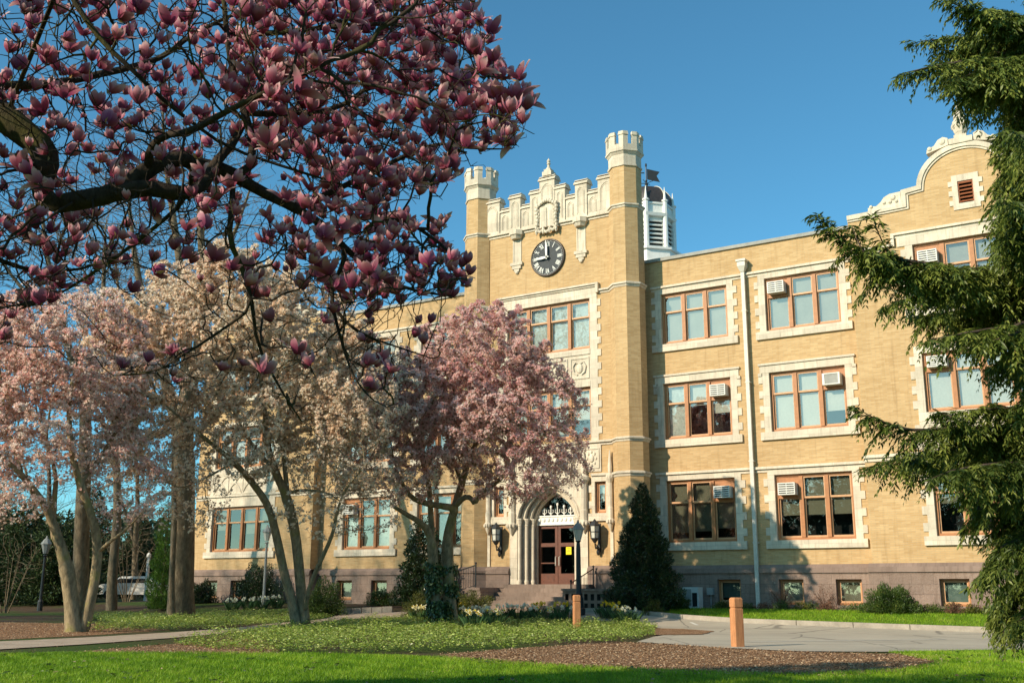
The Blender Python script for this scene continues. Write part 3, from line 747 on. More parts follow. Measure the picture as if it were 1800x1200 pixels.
# stepped white parapet with blind arches
pp = MB(); am = MB(); BZ = 17.44
band(pp, tx0+.2, tx1-.2, TY, 17.30, 17.50, .09)
def parch(mb, xa, xb, zb, zt, y, r=.022):
    w = (xb-xa)/2; c = (xa+xb)/2; P = [(xa, y, zb)]
    for i in range(9):
        u = -1+i/4; P.append((c+u*w, y, zt-w*1.0+w*1.0*(1-abs(u)**1.5)**.62))
    P.append((xb, y, zb)); mb.tube(P, r, 4)
MER = [(-3.5, -2.62, 19.08, 0), (-2.62, -2.06, 18.52, 1), (-2.06, -1.46, 19.08, 0), (-1.46, -.93, 18.50, 1), (-.93, -.40, 19.08, 0), (-.40, .40, 19.62, 2),
       (.40, .93, 19.08, 0), (.93, 1.46, 18.50, 1), (1.46, 2.06, 19.08, 0), (2.06, 2.62, 18.52, 1), (2.62, 3.5, 19.08, 0)]
XP = -23.26
for a, b, zt, kind in MER:
    a += XP; b += XP; dy = {0: .055, 1: 0.0, 2: .085}[kind]; y = TY-.03-dy
    pp.box(a, b, y, TY+.34, 17.5, zt-.01)
    o = .055 if kind != 1 else 0
    # sloped two-step coping
    pp.prism([(a-o, zt), (b+o, zt), (b+o, zt+.06), (a-o, zt+.06)], y-.06, TY+.40)
    for (z0, z1, g0, g1) in ((zt+.06, zt+.17, .05, .0), (zt+.17, zt+.24, .02, .0)):
        oo = o-(z0-zt-.06)*.3
        V = [(a-oo, y-g0, z0), (b+oo, y-g0, z0), (b+oo, y-g1+.05, z1), (a-oo, y-g1+.05, z1), (a-oo, TY+.36, z0), (b+oo, TY+.36, z0), (b+oo, TY+.30, z1), (a-oo, TY+.30, z1)]
        pp.add(V, [(0,1,2,3), (1,5,6,2), (5,4,7,6), (4,0,3,7), (3,2,6,7)])
    parch(am, a+.12, b-.12, 17.66, zt-.16, y-.008)
    parch(am, a+.18, b-.18, 17.70, zt-.24, y-.004, .014)
pr_ = part('parapet', pp, M['stone']); part('arch_moulding', am, M['stone2'], parent=pr_)
fb = MB(); z = 19.86; fb.box(XP-.24, XP+.24, TY-.14, TY+.3, z, z+.20); fb.box(XP-.17, XP+.17, TY-.10, TY+.24, z+.20, z+.32)
fb.lathe(XP, TY+.06, [(.16, z+.32), (.13, z+.38), (.07, z+.46), (.055, z+.56), (.10, z+.62), (.06, z+.68), (.09, z+.76), (.03, z+.86), (.0, z+.92)], 10)
part('finial', fb, M['stone'], parent=pr_)
# carved open book inside a garland
cb = MB(); y = TY-.14
for s in (-1, 1):
    V = []; F = []; n = 6
    for i in range(n+1):
        u = i/n; x = XP+.02+s*(.015+.36*u); yy = y-.06*math.sin(u*math.pi*.9)-.02; V += [(x, yy, 17.33-.05*u+.03*math.sin(3*u)), (x, yy, 18.27+.05*math.sin(u*2.6)), (x, y+.1, 17.33), (x, y+.1, 18.27)]
    for i in range(n):
        a, b = 4*i, 4*(i+1); q = [(a, b, b+1, a+1), (a+1, b+1, b+3, a+3), (a+2, b+2, b, a)]
        F += q if s > 0 else [f[::-1] for f in q]
    F.append((4*n, 4*n+2, 4*n+3, 4*n+1) if s > 0 else (4*n+1, 4*n+3, 4*n+2, 4*n)); cb.add(V, F)
part('carved_book', cb, M['stone'], parent=pr_)
gb = MB()
for s in (-1, 1):
    for i in range(8):
        t = i/7; gb.ball((XP+.02+s*(.50+.03*math.sin(t*9)), y-.07, 18.40-t*1.25), .11-.03*t, .09, .10, 6, 5)
        gb.ball((XP+.02+s*(.42+.03*math.cos(t*9)), y-.05, 18.34-t*1.2), .06, .06, .07, 5, 4)
for i in range(9):
    t = i/8; gb.ball((XP+.02+(t-.5)*.95, y-.07, 18.36+.24*math.sin(t*math.pi)), .10, .08, .09, 6, 5)
for c in (-.33, 0, .33):
    for i in range(5):
        t = i/4; gb.ball((XP+.02+c+(t-.5)*.30, y-.06, 17.26-.13*math.sin(t*math.pi)-(.05 if c == 0 else 0)), .07, .07, .08, 6, 5)
for c in (-.52, -.17, .17, .52): gb.ball((XP+.02+c, y-.07, 17.14), .06, .06, .15, 6, 5)
part('garland', gb, M['stone2'], parent=pr_)
# blind slits either side of the clock
for xc in (-24.93, -21.55):
    nb = MB()
    nb.box(xc-.23, xc-.17, TY-.03, TY+.05, 15.92, 17.05); nb.box(xc+.17, xc+.23, TY-.03, TY+.05, 15.92, 17.05); nb.box(xc-.17, xc+.17, TY-.006, TY+.05, 15.92, 17.05)
    nb.frustum(xc, TY-.02, 17.05, 17.22, .26, .34, 8); nb.frustum(xc, TY-.02, 17.22, 17.44, .38, .38, 8)
    nb.box(xc-.32, xc+.32, TY-.12, TY+.04, 15.78, 15.92); nb.box(xc-.24, xc+.24, TY-.09, TY+.04, 15.62, 15.78); nb.box(xc-.14, xc+.14, TY-.07, TY+.04, 15.50, 15.62); nb.ball((xc, TY-.04, 15.46), .1, .07, .09)
    part('blind_slit', nb, M['stone'])
# the clock
cx, cz, cr = -23.26, 15.89, .84
ck = MB(); n = 40; V = [(cx+cr*math.cos(2*math.pi*i/n), TY-.06, cz+cr*math.sin(2*math.pi*i/n)) for i in range(n)]
ck.add(V, [list(range(n-1, -1, -1))[::-1]])
clock = part('clock', ck, M['slate'])
rb = MB(); rb.tube([(cx+cr*math.cos(2*math.pi*i/n), TY-.05, cz+cr*math.sin(2*math.pi*i/n)) for i in range(n+1)], .055, 8); part('clock_rim', rb, M['bronze'], parent=clock)
nb = MB()
GLY = {12: 'XII', 1: 'I', 2: 'II', 3: 'III', 4: 'IIII', 5: 'V', 6: 'VI', 7: 'VII', 8: 'VIII', 9: 'IX', 10: 'X', 11: 'XI'}
def stroke(ang, x0, r0, x1, r1, w):
    """stroke in a numeral's own frame: x sideways, r outward"""
    ca, sa = math.cos(ang), math.sin(ang)         # ang clockwise from 12
    P = lambda x, r: np.array([cx+r*sa+x*ca, TY-.078, cz+r*ca-x*sa])
    a, b = P(x0, r0), P(x1, r1); d = (b-a)/2; L = np.linalg.norm(d); q = np.cross(d/L, (0, 1, 0))*w/2
    nb.obox((a+b)/2, d, (0, .012, 0), q)
for h, g in GLY.items():
    ang = 2*math.pi*h/12; wd = {'I': .052, 'V': .13, 'X': .13}; tot = sum(wd[c] for c in g); x = -tot/2; r0, r1 = .52, .735
    for c in g:
        w = wd[c]; m = x+w/2
        if c == 'I': stroke(ang, m, r0, m, r1, .030)
        elif c == 'V': stroke(ang, m, r0, m-.05, r1, .036); stroke(ang, m, r0, m+.05, r1, .020)
        else: stroke(ang, m+.05, r0, m-.05, r1, .036); stroke(ang, m-.05, r0, m+.05, r1, .020)
        x += w
for k in range(60): stroke(2*math.pi*k/60, 0, .755, 0, .782 if k % 5 else .79, .020 if k % 5 else .034)
part('numerals', nb, M['white'], parent=clock)
def hand(name, ang, L, w, yy):
    ca, sa = math.cos(ang), math.sin(ang); P = lambda x, r: (cx+r*sa+x*ca, r*ca-x*sa+cz)
    mb = MB(); mb.prism([P(-w*.5, -.10), P(-w, L*.45), P(-w*.25, L), P(w*.25, L), P(w, L*.45), P(w*.5, -.10)], yy, yy+.015); part(name, mb, M['white'], parent=clock)
hand('minute_hand', -.03, .80, .05, TY-.20); hand('hour_hand', rad(267), .62, .065, TY-.185)
hb = MB(); hb.tube([(cx, TY-.05, cz), (cx, TY-.215, cz)], .05, 10); part('hand_boss', hb, M['bronze'], parent=clock)
# tower windows with carved spandrel
jm = MB()
window(*WT3, TY, 4, .34, None, [(C_, 1)], lintel=None, sill=False, jamb=.36)
window(*WT2, TY, 4, .34, 0, [(C_, .9), (C_, 1), (C_, .9), (W_, .62)], lintel=None, sill=False, jamb=.36)
for s, xe in ((-1, WT3[0]-.36), (1, WT3[1]+.36)):
    xi = WT3[0] if s < 0 else WT3[1]; a, b = min(xe, xi), max(xe, xi)
    for z0, z1 in ((9.751, 11.429), (7.38, 7.519)):
        jm = MB(); jm.box(a, b, TY-.035, TY+.2, z0, z1)
        if z0 > 9:
            for z in (9.97, 10.6, 11.2):
                q = xe+s*.17; jm.box(min(xe, q), max(xe, q), TY-.038, TY+.05, z-.15, z+.15)
        part('quoined_jamb', jm, M['stone'])
jm = MB(); jm.box(WT3[0]-.36, WT3[1]+.36, TY-.045, TY+.26, 13.691, 14.16); part('tower_lintel', jm, M['stone'])
jm = MB(); jm.box(WT3[0]-.42, WT3[1]+.42, TY-.10, TY+.05, 14.16, 14.24); jm.box(WT3[0]-.48, WT3[1]+.48, TY-.17, TY+.05, 14.24, 14.32)
for s in (-1, 1):
    xe = (WT3[0]-.48) if s < 0 else (WT3[1]+.48); q = xe-s*.13; jm.box(min(xe, q), max(xe, q), TY-.165, TY+.05, 13.86, 14.238); q2 = xe+s*.75
    band(jm, min(xe, q2), max(xe, q2), TY, 13.84, 14.02)
part('hood_mould', jm, M['stone'])
jm = MB(); jm.box(WT3[0], WT3[1], TY-.06, TY+.26, 11.18, 11.429); jm.box(WT3[0], WT3[1], TY-.015, TY+.26, 9.99, 11.18); jm.box(WT3[0], WT3[1], TY-.05, TY+.26, 9.751, 9.99); part('tower_spandrel', jm, M['stone'])
w = (WT3[1]-WT3[0])/4
for k in range(4):
    cb = MB()
    a = WT3[0]+k*w; c = a+w/2
    cb.box(a+.06, a+w-.06, TY-.05, TY-.016, 10.12, 10.18); cb.box(a+.06, a+w-.06, TY-.05, TY-.016, 11.0, 11.06)
    cb.box(a+.06, a+.12, TY-.05, TY-.016, 10.18, 11.0); cb.box(a+w-.12, a+w-.06, TY-.05, TY-.016, 10.18, 11.0)
    cb.ball((c, TY-.03, 10.58), .17, .08, .22, 8, 6)
    for s in (-1, 1):
        cb.tube([(c, TY-.03, 10.8), (c+s*.2, TY-.05, 10.86), (c+s*.32, TY-.04, 10.66), (c+s*.26, TY-.05, 10.4), (c+s*.1, TY-.03, 10.3)], .04, 5)
    part('carved_panel', cb, M['stone2'])
# belt below the second-floor window, frieze and first-floor band
fz = MB(); band(fz, tx0+.4, tx1-.4, TY, 7.18, 7.38, .09)
fz.box(XC-2.6, XC+2.6, TY-.05, TY+.2, 6.06, 7.18); band(fz, tx0+.4, PX0-.2, TY, 5.76, 5.98); band(fz, PX1+.2, tx1-.4, TY, 5.76, 5.98)
part('frieze', fz, M['stone'])
for c in (-2.15, -1.3, -.43, .43, 1.3, 2.15):
    x = XC+c; cb = MB()
    for a in (x-.36, x+.33): cb.box(a, a+.04, TY-.085, TY-.051, 6.2, 7.05)
    cb.box(x-.32, x+.33, TY-.085, TY-.051, 6.2, 6.24); cb.box(x-.32, x+.33, TY-.085, TY-.051, 7.01, 7.05)
    cb.ball((x, TY-.06, 6.62), .13, .07, .17)
    for i in range(8):
        t = 2*math.pi*i/8; cb.ball((x+.21*math.cos(t), TY-.06, 6.62+.28*math.sin(t)), .06, .045, .07, 5, 4)
    part('carved_frieze_panel', cb, M['stone2'])
for sw in (SWR, SWL):
    window(*sw, TY, 1, .0, None, [(C_, .6)], lintel='plain', jamb=.15, frame_w=.08)
# portal
pt = MB(); ZS = 4.22; ZF = 1.42
def archx(w, h, n=22):
    P = []
    for i in range(n+1):
        u = -1+2*i/n; P.append((XC+u*w, ZS+h*(1-abs(u)**1.45)**.60))
    return P
def arch_curve(w, h): return [(XC-w, ZF)]+archx(w, h)+[(XC+w, ZF)]
y0 = TY-.07
A = archx(1.55, 1.50)
pt.box(PX0, XC-1.55, y0, TY+.3, ZF, ZS); pt.box(XC+1.55, PX1, y0, TY+.3, ZF, ZS)
top = 6.05
for p, q in zip(A[:-1], A[1:]): pt.face([(p[0], y0, p[1]), (q[0], y0, q[1]), (q[0], y0, top), (p[0], y0, top)])
for s in (-1, 1):
    xe, xo = XC+s*1.55, XC+s*1.93; pt.box(min(xe, xo), max(xe, xo), y0, TY+.3, ZS, top)
steps_ = [(1.55, 1.50, y0), (1.33, 1.34, y0+.24), (1.14, 1.18, y0+.48), (.98, 1.02, y0+.72)]
for (w0, h0, ya), (w1, h1, yb) in zip(steps_[:-1], steps_[1:]):
    C0, C1 = arch_curve(w0, h0), arch_curve(w1, h1)
    for i in range(len(C0)-1):
        p, q, r, t = C0[i], C0[i+1], C1[i+1], C1[i]
        pt.face([(p[0], ya, p[1]), (q[0], ya, q[1]), (q[0], yb, q[1]), (p[0], yb, p[1])])
        pt.face([(p[0], yb, p[1]), (q[0], yb, q[1]), (r[0], yb, r[1]), (t[0], yb, t[1])])
w1, h1, yb = steps_[-1]; C1 = arch_curve(w1, h1)
for p, q in zip(C1[:-1], C1[1:]): pt.face([(p[0], yb, p[1]), (q[0], yb, q[1]), (q[0], yb+.3, q[1]), (p[0], yb+.3, p[1])])
portal = part('portal', pt, M['stone'])
mo = MB()
for (w, h, yy) in ((1.55, 1.50, y0), (1.44, 1.42, y0+.22), (1.33, 1.34, y0+.24), (1.23, 1.26, y0+.46), (1.14, 1.18, y0+.48), (1.05, 1.10, y0+.70)):
    mo.tube([(x, yy, z) for x, z in archx(w, h)], .062, 6)
for s in (-1, 1):
    for w, yy in ((1.47, y0+.07), (1.26, y0+.31), (1.08, y0+.55)):
        x = XC+s*w; mo.lathe(x, yy, [(.11, ZF), (.11, ZF+.12), (.082, ZF+.2), (.082, ZS-.34), (.10, ZS-.32), (.09, ZS-.26), (.12, ZS-.1), (.14, ZS-.06), (.14, ZS)], 10)
part('archivolt', mo, M['stone2'], smooth=False, parent=portal)
for xs_, zlo in ((XC-1.80, 3.95), (XC+1.80, 3.95), (XC-3.05, 4.0), (XC+3.05, 4.0)):
    bt = MB(); big = abs(xs_-XC) < 2.5; r = .17 if big else .12
    bt.lathe(xs_, TY-.12, [(.02, zlo-.45), (r*.9, zlo-.22), (r*1.35, zlo-.08), (r*1.35, zlo+.02), (r, zlo+.1), (r, zlo+.5), (r*.85, zlo+.55), (r*.85, 5.55), (r*1.5, 5.72), (r*1.5, 5.85), (r*.7, 5.95), (r*.8, 6.2), (r*.2, 6.9)], 8, math.pi/8)
    for k in range(6):
        t = math.pi+math.pi*k/5; bt.ball((xs_+r*1.3*math.cos(t), TY-.12+r*1.3*math.sin(t), zlo-.05), .05, .05, .09, 5, 4); bt.ball((xs_+r*1.2*math.cos(t), TY-.12+r*1.2*math.sin(t), 5.78), .05, .05, .08, 5, 4)
    bt.box(xs_-.10 if big else xs_-.07, xs_+.10 if big else xs_+.07, TY-.06, TY+.05, 2.17, zlo-.2) if not big else None
    part('buttress_shaft', bt, M['stone2'], parent=portal)
# door leaves, transom panel and tympanum with ironwork
yd = yb+.18; DX0, DX1 = XC-.98, XC+.98; DT = 3.94
tp = MB(); tp.box(DX0, DX1, yd-.10, yd+.08, DT, 4.36); tp.box(DX0, DX1, yd-.14, yd-.10, DT, DT+.05); tp.box(DX0, DX1, yd-.14, yd-.10, 4.30, 4.36)
for k in range(9): tp.ball((DX0+.11+k*.217, yd-.11, 4.17), .075, .05, .09, 6, 5)
part('transom_panel', tp, M['white'], parent=portal)
ty = MB(); A = archx(.98, 1.02)
for p, q in zip(A[:-1], A[1:]): ty.face([(p[0], yd, 4.36), (q[0], yd, 4.36), (q[0], yd, max(q[1], 4.361)), (p[0], yd, max(p[1], 4.361))])
part('tympanum_glass', ty, M['dglass'], parent=portal)
bk = MB(); bk.face([(DX0-.1, yd+1.5, ZF), (DX1+.1, yd+1.5, ZF), (DX1+.1, yd+1.5, 5.4), (DX0-.1, yd+1.5, 5.4)]); bk.face([(DX0-.1, yd+.1, ZF-.01), (DX1+.1, yd+.1, ZF-.01), (DX1+.1, yd+1.5, ZF-.01), (DX0-.1, yd+1.5, ZF-.01)])
bk.face([(DX0-.1, yd+.1, ZF), (DX0-.1, yd+1.5, ZF), (DX0-.1, yd+1.5, 5.4), (DX0-.1, yd+.1, 5.4)]); bk.face([(DX1+.1, yd+1.5, ZF), (DX1+.1, yd+.1, ZF), (DX1+.1, yd+.1, 5.4), (DX1+.1, yd+1.5, 5.4)])
part('vestibule', bk, M['dark'], parent=portal)
iw = MB()
for k in range(5):
    x = XC-.66+k*.33; h = 4.36+.34*(1-abs(x-XC)/1.1)+.10; iw.tube([(x, yd-.06, 4.36), (x, yd-.06, h)], .028, 5)
    iw.ball((x, yd-.06, h+.03), .06, .05, .08, 6, 5)
    for s in (-1, 1): iw.tube([(x, yd-.06, 4.42), (x+s*.12, yd-.06, 4.50), (x+s*.10, yd-.06, 4.62)], .020, 4)
part('tympanum_cresting', iw, M['white'], parent=portal)
for s in (-1, 1):
    a, b = (DX0, XC-.01) if s < 0 else (XC+.01, DX1)
    db = MB(); t = .13
    db.box(a, a+t, yd-.04, yd+.05, ZF, DT); db.box(b-t, b, yd-.04, yd+.05, ZF, DT); db.box(a+t, b-t, yd-.04, yd+.05, ZF, ZF+.46); db.box(a+t, b-t, yd-.04, yd+.05, DT-.14, DT); db.box(a+t, b-t, yd-.04, yd+.05, 3.02, 3.18)
    if s < 0: db.box(a+t, b-t, yd-.04, yd+.04, 2.30, 2.35)
    db.box(a+t+.06, b-t-.06, yd-.055, yd-.04, ZF+.12, ZF+.36)
    dr = part('door', db, M['woodd'])
    g = MB(); g.face([(a+t, yd, ZF+.46), (b-t, yd, ZF+.46), (b-t, yd, 3.02), (a+t, yd, 3.02)]); g.face([(a+t, yd, 3.18), (b-t, yd, 3.18), (b-t, yd, DT-.14), (a+t, yd, DT-.14)]); part('door_glass', g, M['dglass'], parent=dr)
    h = MB(); hx = XC+s*.09; h.tube([(hx, yd-.05, 2.2), (hx, yd-.11, 2.22), (hx, yd-.11, 2.58), (hx, yd-.05, 2.6)], .018, 6); part('handle', h, M['frost'], parent=dr)
    if s > 0:
        nb = MB(); nb.box(a+.38, a+.64, yd-.020, yd-.012, 2.68, 3.0); nt_ = part('notice', nb, M['yellow'], parent=dr)
        lb_ = MB()
        for k, (w_, z_) in enumerate(((.16, 2.93), (.10, 2.87), (.17, 2.81))): lb_.box(a+.51-w_/2, a+.51+w_/2, yd-.023, yd-.0205, z_-.008, z_+.008)
        part('notice_print', lb_, M['black'], parent=dr)
ds = MB(); ds.box(PX0, PX1, TY-.1, yd+.2, .2, ZF-.002); part('threshold', ds, M['step'], parent=portal)
# downspout
dp = MB(); x = -14.5
dp.box(x-.17, x+.17, -.36, -.02, 14.32, 14.62); dp.box(x-.21, x+.21, -.40, -.01, 14.52, 14.60)
dp.add([(x-.17, -.36, 14.32), (x+.17, -.36, 14.32), (x+.17, -.02, 14.32), (x-.17, -.02, 14.32), (x-.075, -.26, 14.08), (x+.075, -.26, 14.08), (x+.075, -.1, 14.08), (x-.075, -.1, 14.08)], [(4,5,1,0), (5,6,2,1), (6,7,3,2), (7,4,0,3)])
dp.box(x-.075, x+.075, -.24, -.12, .5, 14.08)
for z in (3.0, 6.2, 9.4, 12.4): dp.box(x-.10, x+.10, -.25, .02, z, z+.05)
part('downspout', dp, M['gutter'])
# cupola with louvred sides, dome and banner vane
CXq, CYq = -23.28, 9.4
k_ = at_y(1138, 390, CYq); CXq = k_[0]
zq = lambda py: at_y(1134.3, py, CYq)[2]
zn = lambda py: at_y(1134.3, py, CYq-1.2)[2]
RQ = 1.40
cu = MB(); z0, z1, z2, z3 = zn(478), zn(437), zn(380), zn(357)
cu.box(CXq-1.9, CXq+1.9, CYq-1.9, CYq+1.9, 14.9, z0); cu.frustum(CXq, CYq, z0, z0+.5, RQ*1.5, RQ*1.3); cu.frustum(CXq, CYq, z0+.5, z1-.12, RQ*1.22, RQ*1.2); cu.frustum(CXq, CYq, z1-.12, z1, RQ*1.3, RQ*1.3)
cu.frustum(CXq, CYq, z1, z2, RQ*.93, RQ*.93)
for k in range(8):
    t = math.pi/8+2*math.pi*k/8; px_, py_ = CXq+RQ*math.cos(t), CYq+RQ*math.sin(t)
    cu.frustum(px_, py_, z1, z3+.12, .14, .14, 8); cu.frustum(px_, py_, z3+.12, z3+.2, .19, .19, 8); cu.frustum(px_, py_, z3+.2, z3+.95, .09, .015, 8)
cu.frustum(CXq, CYq, z2, z2+.16, RQ*1.1, RQ*1.14); cu.frustum(CXq, CYq, z2+.16, z3-.05, RQ*1.0, RQ*1.0); cu.frustum(CXq, CYq, z3-.05, z3+.05, RQ*1.05, RQ*1.05)
cup = part('cupola', cu, M['white'])
lv = MB(); lk = MB()
for k in range(8):
    t = 2*math.pi*k/8+math.pi/4*0; c, s = math.cos(t), math.sin(t); ap = RQ*.93*math.cos(math.pi/8); n_ = np.array([c, s, 0]); q_ = np.array([-s, c, 0])
    nl = 6
    for i in range(nl):
        z = z1+.25+i*(z2-z1-.35)/nl
        lv.obox(np.array([CXq, CYq, z+.11])+n_*(ap+.05), q_*.36, n_*.07+np.array([0, 0, -.05]), np.array([0, 0, .02])+n_*.008)
        lk.obox(np.array([CXq, CYq, z])+n_*(ap+.004), q_*.36, n_*.004, np.array([0, 0, .055]))
part('louvre', lv, M['white'], parent=cup); part('louvre_gap', lk, M['dark'], parent=cup)
zd = at_y(1134.3, 329, CYq-.5)[2]
dm = MB(); H = zd-z3
prof = [(RQ*1.0*math.cos(math.pi/2*i/12)**.55, z3+.05+H*math.sin(math.pi/2*i/12)) for i in range(12)]+[(.02, zd+.05)]
dm.lathe(CXq, CYq, prof, 8, math.pi/8); part('dome', dm, M['dome'], parent=cup)
rb = MB()
for k in range(8):
    t = math.pi/8+2*math.pi*k/8; rb.tube([(CXq+(r+.02)*math.cos(t), CYq+(r+.02)*math.sin(t), z) for r, z in prof], .03, 4)
part('dome_rib', rb, M['gutter'], parent=cup)
vn = MB(); zv = zq(288)
vn.tube([(CXq, CYq, zd), (CXq, CYq, zv)], .035, 6); vn.ball((CXq, CYq, zd+.35), .1, .1, .1); vn.ball((CXq, CYq, zd+.55), .07, .07, .07); vn.ball((CXq, CYq, zv-.1), .06, .06, .12)
for s in (-1, 1): vn.tube([(CXq+s*.45, CYq, zd+.5), (CXq, CYq, zd+.42)], .02, 4); vn.tube([(CXq, CYq+s*.45, zd+.5), (CXq, CYq, zd+.42)], .02, 4)
za, zb = zq(319), zq(299); d = CR.copy(); d[2] = 0; d /= np.linalg.norm(d); P = np.array([CXq, CYq, 0])
fl_ = [P+d*.05+[0, 0, za+.1], P+d*.75+[0, 0, za-.05], P+d*.58+[0, 0, (za+zb)/2-.03], P+d*.75+[0, 0, zb-.12], P+d*.05+[0, 0, zb+.05]]
qn = np.array([-d[1], d[0], 0])*.015
vn.add([p-qn for p in fl_]+[p+qn for p in fl_], [(0,1,2,3,4), (9,8,7,6,5)]+[(j, i, i+5, j+5) for i in range(5) for j in [(i+1) % 5]])
vn.obox(P-d*.3+np.array([0, 0, (za+zb)/2+.15]), d*.2, qn, np.array([0, 0, .03])); part('weathervane', vn, M['black'], parent=cup)

# ------------------------------------------------------------------ things on and in front of the building
_acl = ['window air conditioner on the top floor right of the downspout, in the left light of its window', None]
def ac_unit(x0, x1, y, z0, z1, label, plainfront=False):
    t = thing('air_conditioner', label, 'air conditioner', ((x0+x1)/2, y, z0), 'window air conditioners')
    b = MB(); b.box(x0, x1, y-.33, y+.12, z0, z1); b.build('casing', M['acw'], t)
    g = MB(); d = MB()
    d.box(x0+.03, x1-.03, y-.336, y-.331, z0+.03, z1-.03); d.build('grille_back', M['dark' if not plainfront else 'coping'], t)
    n = 5
    if plainfront:
        g.box(x0, x1, y-.36, y-.33, z1-.04, z1); g.box(x0, x1, y-.36, y-.33, z0, z0+.04); g.box(x0, x0+.09, y-.36, y-.33, z0+.04, z1-.04); g.box(x1-.07, x1, y-.36, y-.33, z0+.04, z1-.04)
    else:
        for i in range(n+1):
            z = z0+(z1-z0-.035)*i/n; g.box(x0, x1, y-.365, y-.337, z, z+.045)
        g.box(x0, x0+.035, y-.362, y-.336, z0+.036, z1-.01); g.box(x1-.035, x1, y-.362, y-.336, z0+.036, z1-.01); g.box((x0+x1)/2-.012, (x0+x1)/2+.012, y-.362, y-.336, z0+.036, z1-.01)
    g.build('grille', M['acw'], t)
AC_LABEL = {('t', 'R2'): 'white air conditioner in the top floor window right of the downspout',
            ('m', 'R1'): 'white slatted air conditioner in the middle floor window left of the downspout',
            ('m', 'R2'): 'air conditioner with plain grey front in the middle floor window right of the downspout',
            ('g', 'R1'): 'white air conditioner in the ground floor window left of the downspout, behind the pointed evergreen',
            ('g', 'R2'): 'white air conditioner in the ground floor window right of the downspout',
            ('t', 'P'): 'white air conditioner in the top floor window below the curved gable',
            ('m', 'P'): 'white air conditioner in the middle floor window above the carved stone panel',
            ('m', 'T'): 'white air conditioner in the tower window behind the pink magnolia',
            ('g', 'L2'): 'white air conditioner in the ground floor window left of the tower, behind blossom',
            ('m', 'L2'): 'white air conditioner in the middle floor window left of the tower, behind blossom'}
for (x0, x1, y, z0, z1) in AC_SPOTS:
    fl = 't' if z0 > 11 else 'm' if z0 > 7 else 'g'; xm = (x0+x1)/2
    bay = 'P' if xm > -9 else 'R2' if xm > -14.4 else 'R1' if xm > -18.6 else 'T' if xm > -27 else 'L2'
    ac_unit(x0, x1, y, z0, z1, AC_LABEL[(fl, bay)], (fl, bay) == ('m', 'R2'))
# wall lanterns
for cx_, lab in ((XC-2.42, 'black iron wall lantern left of the entrance arch'), (XC+2.45, 'black iron wall lantern right of the entrance arch')):
    y = TY-.42; t = thing('wall_lantern', lab, 'lantern', (cx_, TY, 2.9), 'lanterns beside the entrance')
    g = MB(); g.frustum(cx_, y, 3.28, 3.78, .17, .21, 6, 0); g.build('lantern_glass', M['frost'], t)
    f = MB()
    for k in range(6):
        a = math.pi/3*k; f.tube([(cx_+.18*math.cos(a), y+.18*math.sin(a), 3.26), (cx_+.225*math.cos(a), y+.225*math.sin(a), 3.80)], .018, 4)
    for z, r in ((3.27, .19), (3.53, .205), (3.79, .235)): f.frustum(cx_, y, z-.018, z+.018, r, r, 6, 0)
    f.frustum(cx_, y, 3.80, 3.94, .25, .14, 6, 0); f.frustum(cx_, y, 3.94, 4.06, .12, .015, 6, 0); f.frustum(cx_, y, 3.08, 3.255, .05, .18, 6, 0)
    f.build('lantern_frame', M['black'], t)
    b = MB(); b.box(cx_-.06, cx_+.06, TY-.05, TY-.003, 2.72, 3.9); b.tube([(cx_, TY-.04, 2.85), (cx_, y+.06, 2.86), (cx_, y, 3.05)], .03, 5); b.tube([(cx_, TY-.04, 3.2), (cx_, TY-.2, 2.95), (cx_, y, 3.07)], .025, 5)
    b.ball((cx_, TY-.13, 2.72), .08, .08, .14); b.ball((cx_, TY-.2, 2.9), .07, .09, .07); b.build('bracket', M['black'], t)
# steps, cheek wall, railing, pierced wall
st = thing('front_steps', 'brownstone entrance steps below the double doors', 'steps', (XC, TY-1.5, .45))
zb = .42; n = 6; sx0, sx1 = XC-1.95, XC+2.2
for k in range(n):
    b = MB(); h = (ZF-zb)/n; y1 = TY-.1; yk = TY-.5-.36*(n-1-k)
    b.box(sx0-.02*k*0, sx1, yk-.03, yk+.362 if k < n-1 else y1, zb+h*k-(.3 if k == 0 else 0), zb+h*(k+1)); b.build('step', M['step'], st)
for xa, xb_, zt_ in ((sx0-.62, sx0-.002, 1.16), (sx1+.002, sx1+.4, 1.05)):
    b = MB(); b.box(xa, xb_, TY-2.3, TY-.21, -.1, zt_); b.box(xa-.05, xb_, TY-2.36, TY-.21, zt_, zt_+.12); b.build('cheek_wall', M['brown'], st)
def railing(label, pts, h, t0):
    t = thing('railing', label, 'railing', pts[0], 'iron railings at the entrance'); r = MB()
    for p, q in zip(pts[:-1], pts[1:]):
        p, q = np.array(p, float), np.array(q, float); up = np.array([0, 0, h]); r.tube([p+up, q+up], .025, 6); r.tube([p+up*.12, q+up*.12], .018, 5)
        L = np.linalg.norm(q-p); m = int(L/.125)
        for i in range(1, m): r.tube([p+(q-p)*i/m+up*.12, p+(q-p)*i/m+up], .010, 4)
    r.build('rail', M['black'], t)
    for p in pts:
        b = MB(); p = np.array(p, float); b.tube([p-np.array([0, 0, .1]), p+np.array([0, 0, h+.05])], .032, 6); b.ball(p+np.array([0, 0, h+.09]), .05, .05, .05); b.build('post', M['black'], t)
railing('black iron railing left of the entrance steps', [(-28.5, -3.0, .45), (-26.9, -2.9, 1.0), (-25.9, -2.9, 1.25)], .95, 0)
railing('short black iron railing right of the entrance steps', [(XC+2.3, -3.4, .6), (XC+2.3, -1.5, 1.2)], .85, 0)
pw = thing('pierced_wall', 'low brownstone wall with pierced openings beside the entrance steps', 'wall', (-19.7, -3.9, .3))
b = MB(); d = MB(); x0, x1, y = -21.1, -18.3, -3.9
